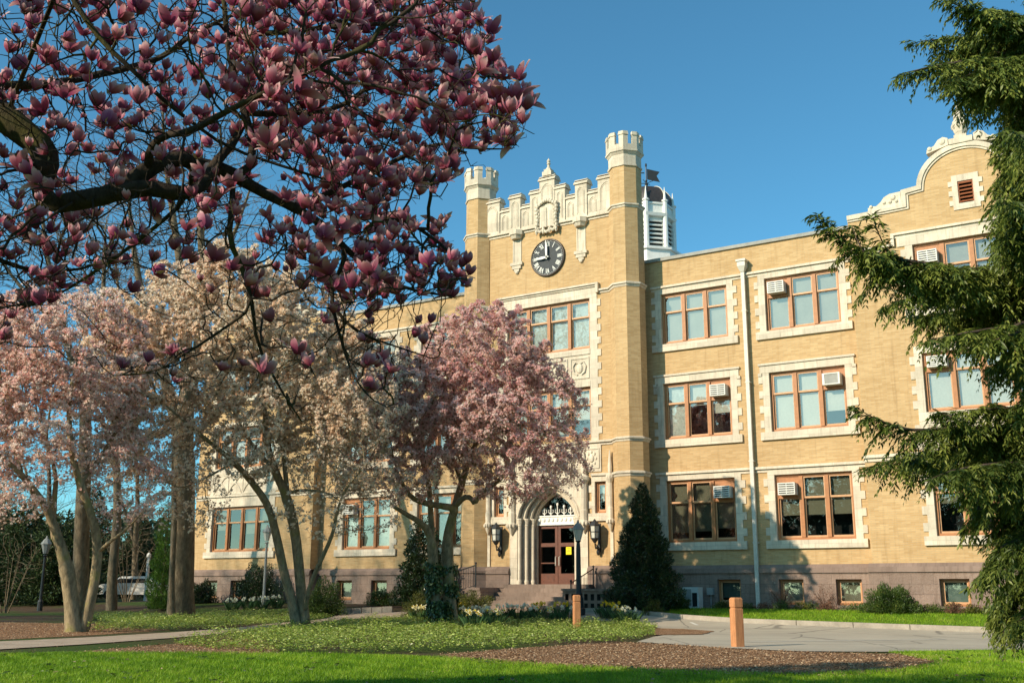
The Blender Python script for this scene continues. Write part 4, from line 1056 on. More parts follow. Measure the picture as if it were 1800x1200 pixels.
wall_sheet(b, x0, x1, .2, 1.15, y, [(x0+.12+.28*i, x0+.27+.28*i, z, z+.24) for i in range(10) for z in (.45, .80)]); b.box(x0-.04, x1+.04, y-.05, y+.34, 1.151, 1.24)
b.face([(x1, y, .2), (x1, y+.3, .2), (x1, y+.3, 1.15), (x1, y, 1.15)]); b.face([(x0, y+.3, .2), (x0, y, .2), (x0, y, 1.15), (x0, y+.3, 1.15)]); b.build('masonry', M['step'], pw)
d.box(x0+.02, x1-.02, y+.16, y+.29, .2, 1.14); d.build('backing', M['dark'], pw)
# condenser and meter by the wall
t = thing('condenser_unit', 'grey outdoor condenser unit standing against the brownstone base', 'condenser', (-16.95, -.7, .45)); x0, x1, y0_, y1_ = -17.35, -16.65, -.95, -.50
MB().box(x0, x1, y0_, y1_, .50, 1.32).build('casing', M['acw'], t); MB().box(x0+.02, x1-.30, y0_-.012, y0_-.002, .6, 1.24).build('grille', M['coping'], t); MB().box(x1-.26, x1-.06, y0_-.012, y0_-.002, .58, 1.1).build('side_panel', M['dark'], t)
b = MB(); b.box(x0+.05, x1-.05, y0_+.05, y1_-.05, .40, .498); b.build('foot', M['black'], t)
t = thing('meter_box', 'small grey meter box on a pipe beside the condenser', 'meter box', (-16.42, -.25, .45)); MB().box(-16.55, -16.30, -.34, -.15, 1.02, 1.30).build('box', M['coping'], t); MB().tube([(-16.42, -.24, 1.02), (-16.42, -.24, .42)], .025, 6).build('pipe', M['coping'], t)
# bollards
def bollard(p, lab, yaw):
    t = thing('bollard', lab, 'bollard', p, 'wooden bollards'); c, s = math.cos(yaw), math.sin(yaw); u = np.array([c, s, 0]); v = np.array([-s, c, 0]); p = np.array(p, float)
    def ring(w, z, r=.88): return [p+u*a+v*b_+np.array([0, 0, z]) for a, b_ in ((-w, -w*r), (-w*r, -w), (w*r, -w), (w, -w*r), (w, w*r), (w*r, w), (-w*r, w), (-w, w*r))]
    def stack(levels):
        mb = MB(); V = []; F = []
        for w, z in levels: V += ring(w, z)
        for k in range(len(levels)-1):
            for i in range(8): j = (i+1) % 8; F.append((k*8+i, k*8+j, k*8+8+j, k*8+8+i))
        F.append([len(levels)*8-8+i for i in range(8)]); mb.add(V, F); return mb
    stack([(.108, -.1), (.108, .79), (.094, .80), (.094, .825), (.108, .835)]).build('shaft', M['post'], t); stack([(.107, .834), (.108, .995), (.098, 1.015), (.078, 1.03)]).build('cap', M['post'], t)
bollard(G(1297, 1137), 'square cedar bollard standing at the near edge of the road on bark mulch', .9)
bollard(G(1014, 1103), 'square cedar bollard in the ivy bed before the entrance steps', .75)
# lamp posts
def lamp(p, H, lab, kind):
    t = thing('street_lamp', lab, 'street lamp', p, 'lamp posts on the grounds'); x, y, z = p
    b = MB()
    if kind == 0: b.lathe(x, y, [(.24, z-.1), (.24, z+.12), (.19, z+.16), (.17, z+.5), (.13, z+.62), (.15, z+.66), (.10, z+.76), (.085, z+H-.85), (.065, z+H-.62), (.11, z+H-.58), (.07, z+H-.54)], 12)
    else: b.lathe(x, y, [(.12, z-.1), (.12, z+.3), (.07, z+.4), (.055, z+H-.72), (.10, z+H-.66), (.06, z+H-.6)], 10)
    b.build('pole', M['black' if kind != 1 else 'coping'], t)
    g = MB(); g.lathe(x, y, [(.10, z+H-.56), (.20, z+H-.2), (.21, z+H-.16)], 8, math.pi/8); g.build('lamp_glass', M['frost' if kind < 2 else 'coping'], t)  # shade on the far left lantern is put into its darker glass colour
    c = MB(); c.lathe(x, y, [(.24, z+H-.16), (.24, z+H-.12), (.12, z+H+.06), (.05, z+H+.12), (.03, z+H+.2), (.0, z+H+.24)], 8, math.pi/8); c.build('lamp_cap', M['coping'], t)
lamp((-19.83, -4.9, .38), 3.2, 'black fluted lamp post with a glass lantern in front of the entrance doors', 0)
p = at_y(463, 1060, -3.4); lamp((p[0], -3.4, .45), 3.55, 'slim lamp post behind the cream magnolia in front of the left wing', 1)
p = at_depth(70, 1068, 47); lamp((p[0], p[1], .3), 2.95, 'dark lamp post with a pale peaked lantern among evergreens at the far left', 2)

# ------------------------------------------------------------------ vegetation tools
def norm(v): return v/(np.linalg.norm(v, axis=-1, keepdims=True)+1e-9)
def resample(pts, rads, step):
    P = [np.array(pts[0], float)]; R = [rads[0]]
    for a, b, ra, rb in zip(pts[:-1], pts[1:], rads[:-1], rads[1:]):
        a, b = np.array(a, float), np.array(b, float); k = max(1, int(round(np.linalg.norm(b-a)/step)))
        for i in range(1, k+1): P.append(a+(b-a)*i/k); R.append(ra+(rb-ra)*i/k)
    return P, R
def smooth_poly(pts, rads, it=2):
    pts = [np.array(p, float) for p in pts]; rads = list(rads)
    for _ in range(it):
        Q = [pts[0]]; R = [rads[0]]
        for i in range(len(pts)-1):
            Q += [pts[i]*.75+pts[i+1]*.25, pts[i]*.25+pts[i+1]*.75]; R += [rads[i]*.75+rads[i+1]*.25, rads[i]*.25+rads[i+1]*.75]
        Q.append(pts[-1]); R.append(rads[-1]); pts, rads = Q, R
    return pts, rads
class Skel:
    def __init__(s): s.P = []; s.par = []; s.R = []
    def limb(s, pts, rads, step, attach=True, smooth=1):
        """a drawn limb; its first point joins the nearest existing node"""
        if smooth: pts, rads = smooth_poly(pts, rads, smooth)
        P, R = resample(pts, rads, step); prev = -1
        if s.P and attach:
            d = np.linalg.norm(np.array(s.P)-P[0], axis=1); prev = int(d.argmin()); P = P[1:] if d[prev] < step*.8 else P; R = R[len(R)-len(P):]
        for p, r in zip(P, R): s.P.append(p); s.par.append(prev); s.R.append(r); prev = len(s.P)-1
    def grow(s, A, step, infl, kill, iters, bias=(0, 0, 0), jit=.15, keep=.0):
        A = np.asarray(A, float); bias = np.array(bias, float)
        P = np.array(s.P); nd = np.full(len(A), 1e9); ni = np.zeros(len(A), int); kids = np.zeros(len(P), int); new = P; base = 0
        par = list(s.par); alive = np.ones(len(A), bool); pdir = np.zeros((len(P), 3))
        for i, q in enumerate(par):
            if q >= 0: pdir[i] = P[i]-P[q]
        pdir = norm(pdir)
        for it in range(iters):
            idx = np.where(alive)[0]
            if len(idx) == 0: break
            for c0 in range(0, len(new), 400):
                c = new[c0:c0+400]; D = ((A[idx, None]-c[None])**2).sum(-1); j = D.argmin(1); d = np.sqrt(D[np.arange(len(idx)), j])
                b = d < nd[idx]; ii_ = idx[b]; nd[ii_] = d[b]; ni[ii_] = j[b]+c0+base
            alive &= nd > kill
            sel = np.where(alive & (nd < infl))[0]
            if len(sel) == 0:
                rest = np.where(alive)[0]
                if len(rest) == 0: break
                sel = rest[nd[rest] < nd[rest].min()*1.3]
            dirs = norm(A[sel]-P[ni[sel]]); acc = np.zeros((len(P), 3)); np.add.at(acc, ni[sel], dirs)
            act = np.unique(ni[sel]); act = act[kids[act] < 3]
            if len(act) == 0: break
            v = norm(norm(acc[act])+bias+keep*pdir[act]+rng.normal(size=(len(act), 3))*jit); nw = P[act]+v*step
            kids[act] += 1; base = len(P); P = np.vstack([P, nw]); par += list(act); kids = np.concatenate([kids, np.zeros(len(nw), int)]); pdir = np.vstack([pdir, v]); new = nw
        s.R = list(s.R)+[0.0]*(len(P)-len(s.P)); s.P = list(P); s.par = list(par)
    def finish(s, tip, e=2.3, maxr=9.):
        s.P = np.array(s.P); s.par = np.array(s.par); n = len(s.P); acc = np.zeros(n); R = np.array(s.R)
        nk = np.zeros(n, int); np.add.at(nk, s.par[s.par >= 0], 1)
        for i in range(n-1, -1, -1):
            r = max(acc[i]**(1/e), tip) if acc[i] > 0 else tip
            if R[i] > 0: r = max(R[i], min(r, R[i]*1.15)) if R[i] > .0 else r
            R[i] = min(r, maxr)
            p = s.par[i]
            if p >= 0: acc[p] += R[i]**e
        s.R = R; s.tips = np.where(nk == 0)[0]; s.nk = nk; return s
    def spurs(s, sel, L, r, up=.2, n=1):
        """short end twigs on chosen nodes; returns their ends and directions"""
        sel = np.repeat(sel, n); base = s.P[sel]; d0 = np.where(s.par[sel][:, None] >= 0, base-s.P[np.maximum(s.par[sel], 0)], np.array([[0, 0, 1.0]]))
        d = norm(norm(d0)*.5+rng.normal(size=(len(sel), 3))*.6+np.array([0, 0, up])); E_ = base+d*(L*(.5+rng.random((len(sel), 1))))
        s.P = np.vstack([s.P, E_]); s.par = np.concatenate([s.par, sel]); s.R = np.concatenate([s.R, np.full(len(sel), r)])
        return E_, d
    def mesh(s, name, mat, parent, thick=.03, kmin=3, kmax=8, sel=None):
        P, par, R = s.P, s.par, s.R; n = len(P)
        d = np.zeros((n, 3)); h = par >= 0; d[h] = P[h]-P[par[h]]; d = norm(d)
        # main child continues the ring of its parent
        main = np.full(n, -1)
        order = np.argsort(R); main[par[order[par[order] >= 0]]] = order[par[order] >= 0]
        dd = d.copy(); m = np.where(main >= 0)[0]; dd[m] = norm(d[m]+d[main[m]])
        root = np.where(~h)[0]; dd[root] = d[main[root]]
        ref = norm(np.array([.37, .51, .2])); U = np.cross(dd, ref); bad = np.linalg.norm(U, axis=1) < .05; U[bad] = np.cross(dd[bad], (1., 0, 0)); U = norm(U); Wv = np.cross(dd, U)
        objs = []; E_ = np.where(h)[0]
        if sel is not None: E_ = E_[sel[E_]]
        VV, FF, off = [], [], 0; k3 = R[E_] < thick
        for k, es in ((kmin, E_[k3]), (kmax, E_[~k3])):
            if len(es) == 0: continue
            t = 2*np.pi*np.arange(k)/k; c, sn = np.cos(t), np.sin(t)
            ring = P[:, None]+R[:, None, None]*(c[None, :, None]*U[:, None]+sn[None, :, None]*Wv[:, None])      # node rings
            p = par[es]; ism = main[p] == es
            side = p[~ism]; es_s = es[~ism]
            rs = P[side][:, None]+(R[es_s]*1.05)[:, None, None]*(c[None, :, None]*U[es_s][:, None]+sn[None, :, None]*Wv[es_s][:, None])
            V = np.concatenate([ring.reshape(-1, 3), rs.reshape(-1, 3)])
            st = np.where(ism, p, 0); st[~ism] = n+np.arange(len(side))
            a = st[:, None]*k+np.arange(k)[None]; b = es[:, None]*k+np.arange(k)[None]
            F = np.stack([a, np.roll(a, -1, 1), np.roll(b, -1, 1), b], -1).reshape(-1, 4)
            used = np.unique(F); mp = np.zeros(len(V), int); mp[used] = np.arange(len(used)); VV.append(V[used]); FF.append(mp[F]+off); off += len(used)
        return raw_mesh(name, np.concatenate(VV), np.concatenate(FF), mat, parent, smooth=True)
def blob_points(blobs, n, shell=.0):
    """n points in a union of ellipsoids [(centre, radii)], evenly by volume"""
    vol = np.array([np.prod(r) for _, r in blobs]); ks = rng.choice(len(blobs), n, p=vol/vol.sum()); u = norm(rng.normal(size=(n, 3))); q = rng.random(n)**(1/3)
    if shell: q = shell+(1-shell)*q
    C_ = np.array([b[0] for b in blobs])[ks]; R_ = np.array([b[1] for b in blobs])[ks]; return C_+u*q[:, None]*R_
def px_blob(px, py, rx, ry, d, rz):
    """ellipsoid seen at (px,py) at depth d; rx, ry in photo pixels, rz metres in depth"""
    c = at_depth(px, py, d); return (c, (math.hypot(rx*d/FOC*CR[0], rz*CF[0])+.01, math.hypot(rx*d/FOC*CR[1], rz*CF[1])+.01, ry*d/FOC))
def petal_flowers(C, D, size, tint, name, mat, parent, npet=6, opn=.55):
    """small flowers: npet diamond petals each"""
    n = len(C); D = norm(D); ref = norm(rng.normal(size=(n, 3))); U = norm(np.cross(D, ref)); Wv = np.cross(D, U)
    V = np.zeros((n, npet, 4, 3)); sz = size*(.7+.6*rng.random(n))[:, None]; op = opn*(.35+1.3*rng.random((n, 1)))
    for k in range(npet):
        a = 2*np.pi*(k+rng.random((n, 1))*.5)/npet; r = np.cos(a)*U+np.sin(a)*Wv; t = -np.sin(a)*U+np.cos(a)*Wv
        mid = C+D*sz*.55+r*sz*op*.55; V[:, k, 0] = C; V[:, k, 1] = mid+t*sz*.24; V[:, k, 2] = C+D*sz*(1.0-.25*op)+r*sz*op*(.6+.5*rng.random((n, 1))); V[:, k, 3] = mid-t*sz*.24
    F = np.arange(n*npet*4).reshape(-1, 4); tt = np.clip(np.repeat(tint, npet)+rng.normal(size=n*npet)*.1, 0, 1)
    return raw_mesh(name, V.reshape(-1, 3), F, mat, parent, tint=tt)
def leaves(C, D, L, w, tint, name, mat, parent=None, nrm=None, curl=.15):
    """leaf blades: 4-point diamonds folded along D"""
    n = len(C); D = norm(D); Nn = norm(rng.normal(size=(n, 3))) if nrm is None else norm(nrm+rng.normal(size=(n, 3))*.35); T = norm(np.cross(D, Nn)); Nn = np.cross(T, D)
    L = (L*(.65+.7*rng.random(n)))[:, None]; w_ = L*w; V = np.zeros((n, 4, 3))
    V[:, 0] = C; V[:, 1] = C+D*L*.5+T*w_*.5+Nn*L*curl*.5; V[:, 2] = C+D*L-Nn*L*curl*.3; V[:, 3] = C+D*L*.5-T*w_*.5+Nn*L*curl*.5
    return raw_mesh(name, V.reshape(-1, 3), np.arange(n*4).reshape(-1, 4), mat, parent, tint=np.clip(tint, 0, 1))

M['bark_mag'] = bark('magnolia_bark', (.11, .085, .05), (.42, .32, .19), (.26, .23, .07))
M['twig'] = bark('flowering_twig', (.13, .085, .05), (.40, .28, .17))
M['bark_near'] = bark('near_magnolia_bark', (.016, .012, .009), (.075, .055, .038), (.085, .080, .014), 26)
M['bark_bare'] = bark('bare_tree_bark', (.085, .062, .04), (.27, .205, .13))
M['bark_dark'] = bark('conifer_bark', (.05, .035, .025), (.14, .10, .075))
M['fl_pink'] = leafy('pink_blossom', (.88, .48, .43), (.96, .76, .67), .58, .6, .2, (.97, .90, .81))
M['fl_cream'] = leafy('cream_blossom', (.92, .64, .48), (.97, .83, .66), .58, .6, .2, (.98, .92, .80))
M['fl_rose'] = leafy('rose_blossom', (.86, .44, .43), (.96, .72, .66), .58, .6, .2, (.98, .88, .80))
M['bud'] = leafy('bud_scale', (.14, .075, .03), (.36, .22, .09), .2)

# ------------------------------------------------------------------ magnolias in bloom on the lawn
def magnolia(label, limbs, blobs, natt, mat, nfl, step, size, depth, ivy=False, tipr=.0055, bare=.25):
    base = limbs[0][0][0]; d0 = depth
    def w(p, off=0): return at_depth(p[0], p[1], d0+(p[2] if len(p) > 2 else 0))
    sk = Skel(); root = None
    for pts, rads in limbs:
        Q = [w(p) for p in pts]
        if root is None: root = Q[0].copy()
        sk.limb(Q, rads, step)
    root[2] = float(gz(root[0], root[1])); t = thing('magnolia_tree', label, 'magnolia tree', root, 'magnolias blooming on the lawn')
    A = blob_points([px_blob(*b[:4], d0+b[4], b[5]) for b in blobs], natt)
    keepm = noise3(A, .55) > rng.random(len(A))*.55; A = A[keepm]
    sk.grow(A, step, step*9, step*1.7, 110, bias=(0, 0, .10), jit=.22, keep=.35)
    sk.finish(tipr, 2.35)
    thin = np.where(sk.R < tipr*2.2)[0]
    dens = noise3(sk.P[thin], .9); zrel = (sk.P[thin][:, 2]-sk.P[:, 2].min())/(np.ptp(sk.P[:, 2]))
    zlo_ = np.clip((zrel-.30)/.38, 0, 1); pr = np.clip(dens*1.1+.1, .1, 1)*(.13+.87*zlo_**1.2); sel = rng.choice(thin, nfl, p=pr/pr.sum(), replace=True)
    E_, D = sk.spurs(sel, step*.55, tipr*.7, .35)
    sk.spurs(rng.choice(thin, int(nfl*bare)), step*.9, tipr*.6, .2)
    sk.spurs(np.arange(len(sk.P))[-int(nfl*bare)::2], step*.6, tipr*.5, .1)
    rad0 = sk.R >= .045; rad1 = (sk.R >= tipr*2.0) & ~rad0
    sk.mesh('trunk', M['bark_mag'], t, sel=rad0, kmax=10); sk.mesh('branches', M['bark_mag'], t, sel=rad1, kmax=6); sk.mesh('twigs', M['twig'], t, sel=sk.R < tipr*2.0, kmax=4)
    petal_flowers(E_, D+np.array([0, 0, .6]), size, np.clip(.15+.75*rng.random(len(E_))+.25*(noise3(E_, .5)-.5), 0, 1), 'blossoms', mat, t, npet=5)
    nb = int(nfl*.35); sb = rng.choice(len(E_), nb); leaves(E_[sb]+rng.normal(size=(nb, 3))*.12, rng.normal(size=(nb, 3))+np.array([0, 0, .5]), size*.55, .35, rng.random(nb), 'buds', M['bud'], t)
    if ivy:
        low = np.where((sk.P[:, 2] < root[2]+2.1) & (sk.R > .07))[0]; q = rng.choice(low, 15000); hh = (sk.P[q][:, 2]-root[2])/2.1
        q = q[rng.random(len(q)) > hh**1.2*.8]; u = norm(rng.normal(size=(len(q), 3))*np.array([1, 1, .1])); C_ = sk.P[q]+u*(sk.R[q][:, None]*(1.02+.35*rng.random((len(q), 1))))+rng.normal(size=(len(q), 3))*.05
        C_ = C_[noise3(C_, 1.6) > .30]; u = norm(C_-C_.mean(0)); leaves(C_, np.stack([rng.normal(size=len(C_))*.5, rng.normal(size=len(C_))*.5, -np.ones(len(C_))], 1), .10, .85, rng.random(len(C_)), 'ivy', M['ivy'], t, nrm=u*np.array([1, 1, .2]))
    return t, sk
_nz = rng.normal(size=(6, 3)); _np_ = rng.random(6)*6.28
def noise3(P, f):
    """cheap smooth noise in 0..1"""
    v = np.zeros(len(P))
    for k in range(6): v += np.sin((P @ _nz[k])*f*1.7*(1+.25*k)+_np_[k]*(1+f))
    return np.clip(.5+v/5.2, 0, 1)
M['ivy'] = leafy('ivy_leaf', (.016, .040, .010), (.070, .12, .030), .15, .30, .55, (.26, .30, .12))

magnolia('pink magnolia with forked trunk at the far left of the lawn',
  [([(130, 1114), (126, 1060, .1), (118, 1000, .1), (105, 955, 0), (95, 925, 0), (80, 888, -.2), (40, 835, -.5), (0, 800, -.8), (-50, 770, -1)], [.26, .20, .19, .15, .13, .10, .08, .05, .03]),
   ([(118, 1000, .1), (108, 965, .5), (92, 935, .8), (95, 880, 1.0), (100, 830, 1.2), (70, 740, 1.5)], [.12, .11, .10, .08, .06, .03]),
   ([(146, 1112, .1), (158, 1060, .2), (168, 1010, .3), (172, 965, .3), (165, 915, .2), (140, 850, 0), (124, 790, -.2), (120, 700, 0), (140, 620, .4)], [.17, .15, .14, .13, .12, .10, .085, .06, .03]),
   ([(172, 970, .3), (195, 950, 0), (222, 930, -.3), (250, 900, -.6)], [.06, .05, .035, .02]),
   ([(140, 850, 0), (180, 800, 1), (220, 730, 1.5), (240, 650, 2)], [.07, .06, .04, .02]),
   ([(40, 835, -.5), (10, 740, 0), (0, 650, .5)], [.05, .04, .02])],
  [(110, 630, 170, 140, .6, 2.4), (220, 850, 80, 90, .6, 1.4), (30, 760, 130, 130, -.4, 2.0), (180, 740, 80, 90, 1, 1.4), (-70, 700, 120, 170, .5, 2.2), (30, 890, 70, 40, -.8, 1.0), (-60, 880, 90, 90, 0, 1.5)],
  5600, M['fl_pink'], 36000, .14, .076, 29.0, tipr=.0045)
magnolia('cream blossoming magnolia with three pale bare stems in front of the left wing',
  [([(522, 1105), (512, 1050, 0), (500, 1010, 0), (488, 950, 0), (474, 893, -.1), (452, 858, -.3), (412, 812, -.8), (360, 770, -1.2), (300, 720, -1.6)], [.17, .145, .14, .135, .12, .11, .09, .06, .03]),
   ([(537, 1105, .1), (530, 1050, .2), (526, 1000, .2), (519, 935, .2), (505, 875, .2), (482, 825, .3), (468, 775, .4), (465, 710, .6), (450, 620, .8)], [.19, .165, .16, .15, .14, .12, .10, .07, .03]),
   ([(536, 1075, .1), (540, 1045, -.1), (552, 1010, -.3), (572, 968, -.5), (586, 935, -.6), (592, 900, -.8), (606, 860, -1.2), (640, 820, -1.5)], [.085, .075, .07, .065, .055, .045, .035, .02]),
   ([(505, 875, .2), (503, 840, .4), (497, 800, .8), (500, 740, 1.2), (540, 660, 1.6)], [.085, .08, .07, .055, .03]),
   ([(500, 868, .2), (530, 860, -.2), (575, 864, -.6), (605, 885, -.9)], [.06, .05, .035, .02]),
   ([(412, 812, -.8), (380, 830, -1.5), (340, 850, -2)], [.05, .035, .02]),
   ([(482, 825, .3), (440, 780, 1), (400, 700, 1.6)], [.07, .05, .03])],
  [(400, 600, 190, 140, .5, 3.0), (290, 700, 130, 140, -.8, 2.4), (520, 620, 150, 130, .8, 2.6), (590, 760, 110, 130, -.6, 2.0), (430, 500, 110, 80, 1, 2.0), (330, 860, 110, 90, -1.5, 1.6), (480, 760, 150, 90, 0, 2.2), (560, 890, 80, 70, -1, 1.2), (650, 850, 70, 110, 0, 1.6), (230, 800, 80, 120, -1, 1.8), (250, 580, 110, 80, 0, 2), (230, 680, 110, 110, -1, 2), (620, 680, 110, 110, .5, 2.2), (350, 520, 110, 70, 1, 2)],
  10500, M['fl_cream'], 92000, .145, .076, 33.4, tipr=.0045)
magnolia('rose pink magnolia with ivy clad double trunk left of the entrance',
  [([(768, 1100), (765, 1050, 0), (762, 1000, 0), (760, 955, 0), (752, 930, 0), (735, 915, -.3), (712, 902, -.6), (692, 890, -.8)], [.20, .18, .17, .16, .13, .10, .08, .06]),
   ([(795, 1100, .2), (790, 1050, .2), (787, 1000, .2), (786, 950, .2), (793, 915, .2), (800, 893, .1), (778, 889, -.2), (745, 884, -.4), (722, 874, -.6), (706, 848, -.8), (690, 800, -1)], [.24, .22, .21, .18, .16, .14, .11, .10, .085, .06, .03]),
   ([(786, 955, .2), (796, 900, .4), (812, 850, .6), (826, 800, .8), (846, 762, 1), (858, 720, 1.2), (866, 650, 1.5)], [.13, .12, .11, .10, .085, .06, .03]),
   ([(800, 890, .1), (815, 873, -.1), (828, 874, -.3), (834, 886, -.4), (844, 866, -.5), (866, 852, -.6), (884, 838, -.8), (900, 812, -1), (930, 780, -1.2), (980, 750, -1.5)], [.10, .10, .09, .08, .085, .08, .07, .055, .04, .02]),
   ([(760, 955, 0), (757, 900, .3), (754, 850, .6), (740, 800, .9), (722, 750, 1.2), (715, 680, 1.5)], [.11, .10, .09, .075, .06, .03]),
   ([(812, 850, .6), (790, 790, 1.2), (780, 720, 1.8), (790, 630, 2)], [.08, .065, .05, .03])],
  [(830, 660, 150, 110, .6, 3.0), (730, 720, 120, 110, 0, 2.6), (930, 720, 100, 100, 0, 2.4), (860, 590, 90, 60, 1, 2.0), (965, 810, 80, 75, -.8, 1.8), (900, 850, 100, 45, -1.4, 1.4), (640, 780, 60, 110, -.4, 1.6), (850, 760, 160, 80, -1.2, 2.2), (700, 830, 90, 60, -1, 1.6), (920, 640, 70, 60, .5, 2)],
  8600, M['fl_rose'], 90000, .145, .068, 36.6, ivy=True, tipr=.0045)

# ------------------------------------------------------------------ bare trees behind
def bare_tree(label, base, rtrunk, limbs, blobs, natt, step, depth, tipr=.012):
    sk = Skel()
    for pts, rads in limbs: sk.limb([at_depth(p[0], p[1], depth+(p[2] if len(p) > 2 else 0)) for p in pts], rads, step)
    root = np.array(sk.P[0]); t = thing('bare_tree', label, 'bare tree', (root[0], root[1], float(gz(root[0], root[1]))), 'bare trees behind the magnolias')
    A = blob_points([px_blob(*b[:4], depth+b[4], b[5]) for b in blobs], natt)
    sk.grow(A, step, step*9, step*1.5, 120, bias=(0, 0, .25), jit=.12, keep=.5); sk.finish(tipr, 2.3)
    thin = np.where(sk.R < tipr*2)[0]; sk.spurs(rng.choice(thin, len(thin)), step*1.1, tipr*.6, .5)
    big = sk.R >= .12; sk.mesh('trunk', M['bark_bare'], t, sel=big, kmax=12, thick=.06); sk.mesh('branches', M['bark_bare'], t, sel=~big, kmax=5, thick=.06)
    return t
bare_tree('tall bare tree with the thickest trunk beside the left wing', None, .55,
  [([(318, 1092), (318, 1040), (321, 960), (322, 880), (322, 800), (325, 720)], [.62, .52, .50, .46, .42, .38]),
   ([(322, 800), (300, 700, 1), (270, 600, 2), (240, 480, 3), (225, 340, 3)], [.28, .24, .20, .14, .06]),
   ([(325, 720), (350, 620, -.5), (360, 500, -1), (350, 380, -1), (355, 260, -1)], [.30, .25, .2, .12, .05]),
   ([(325, 720), (330, 560, 1), (310, 420, 2), (290, 280, 2), (285, 180, 2)], [.25, .2, .15, .1, .04]),
   ([(360, 500, -1), (410, 420, -2), (440, 330, -2)], [.12, .09, .04])],
  [(300, 330, 170, 190, 1, 4), (200, 380, 130, 150, 2, 4), (400, 380, 110, 130, -1, 3), (300, 200, 110, 90, 1, 3)], 9000, .34, 44.3, tipr=.0095)
bare_tree('slender bare tree with sunlit trunk behind the left magnolia', None, .2,
  [([(196, 1075), (197, 1020), (201, 970), (207, 900), (205, 820), (200, 720)], [.28, .24, .22, .20, .17, .14]),
   ([(200, 720), (170, 600), (150, 480)], [.12, .09, .05]), ([(200, 720), (215, 580), (200, 430)], [.12, .09, .05])],
  [(170, 520, 120, 150, 0, 3), (100, 420, 90, 130, 0, 3)], 4200, .38, 52, tipr=.010)
bare_tree('bare tree with dark trunk behind the left magnolia fork', None, .3,
  [([(140, 1088), (142, 1000), (145, 900), (150, 800), (150, 700)], [.36, .30, .28, .24, .2]),
   ([(150, 700), (110, 580), (80, 440), (70, 320)], [.16, .13, .08, .04]), ([(150, 700), (180, 560), (185, 420)], [.15, .11, .05]), ([(110, 580), (30, 500), (-20, 420)], [.1, .07, .03])],
  [(60, 420, 130, 170, 0, 3.5), (-40, 480, 120, 150, 0, 3), (180, 450, 80, 130, 1, 3)], 6000, .34, 41, tipr=.009)
bare_tree('thin bare stem leaning against the thick trunk', None, .12,
  [([(303, 1090), (302, 1040), (304, 980), (308, 920), (306, 850)], [.14, .12, .11, .10, .08])], [(300, 760, 50, 60, 0, 1.2)], 200, .3, 43)

# ------------------------------------------------------------------ the near magnolia overhead
def flower_mesh(name, kind):
    """one tulip shaped magnolia flower, base at the origin, opening along +z; UV v runs along each tepal"""
    r_ = np.random.default_rng({'bud': 1, 'half': 2, 'open': 3, 'wide': 4, 'half2': 5, 'open2': 6, 'half3': 8, 'wide2': 9}[kind])
    npet, op, L = {'bud': (6, .10, .075), 'half': (9, .30, .10), 'half2': (9, .42, .105), 'open': (9, .62, .105), 'wide': (9, .95, .10), 'open2': (9, .72, .098), 'half3': (6, .36, .11), 'wide2': (6, .85, .105)}[kind]
    V, F, UV = [], [], []; nt_, ns = 6, 4
    for k in range(npet):
        whorl = k*3//npet; a0 = 2*math.pi*(k % (npet//3))/(npet//3)+whorl*1.05+r_.normal()*.15
        o = op*(1.15-.28*whorl)*(1+r_.normal()*.26); Lk = L*(1+r_.normal()*.12)*(1-.04*whorl); droop = max(0, r_.normal()*.10+(.25 if kind[:4] in ('wide', 'open') and whorl == 0 else 0)); b0 = len(V)
        for i in range(nt_+1):
            t = i/nt_; rad_ = Lk*(.10+.36*math.sin(min(1, t*1.25)*math.pi*.62))*(1-.42*(1-o)*t**2)+Lk*o*.75*t**2.2*(.5)+Lk*droop*t**3
            z = Lk*(t*(1-.16*o)-droop*.8*t**3); wd = Lk*.30*math.sin(math.pi*min(1, (.10+.86*t)))**.65*(1 if t < .98 else .35)
            for j in range(ns+1):
                s_ = -1+2*j/ns; ang = a0+s_*wd/max(rad_, .018*1.0+.2*wd)*.85; rr = rad_*(1+.10*s_*s_*(o-.35))
                V.append((rr*math.cos(ang), rr*math.sin(ang), z-.004*abs(s_))); UV.append((s_*.5+.5, t))
        for i in range(nt_):
            for j in range(ns): a = b0+i*(ns+1)+j; F.append((a, a+1, a+ns+2, a+ns+1))
    return np.array(V), np.array(F), np.array(UV)
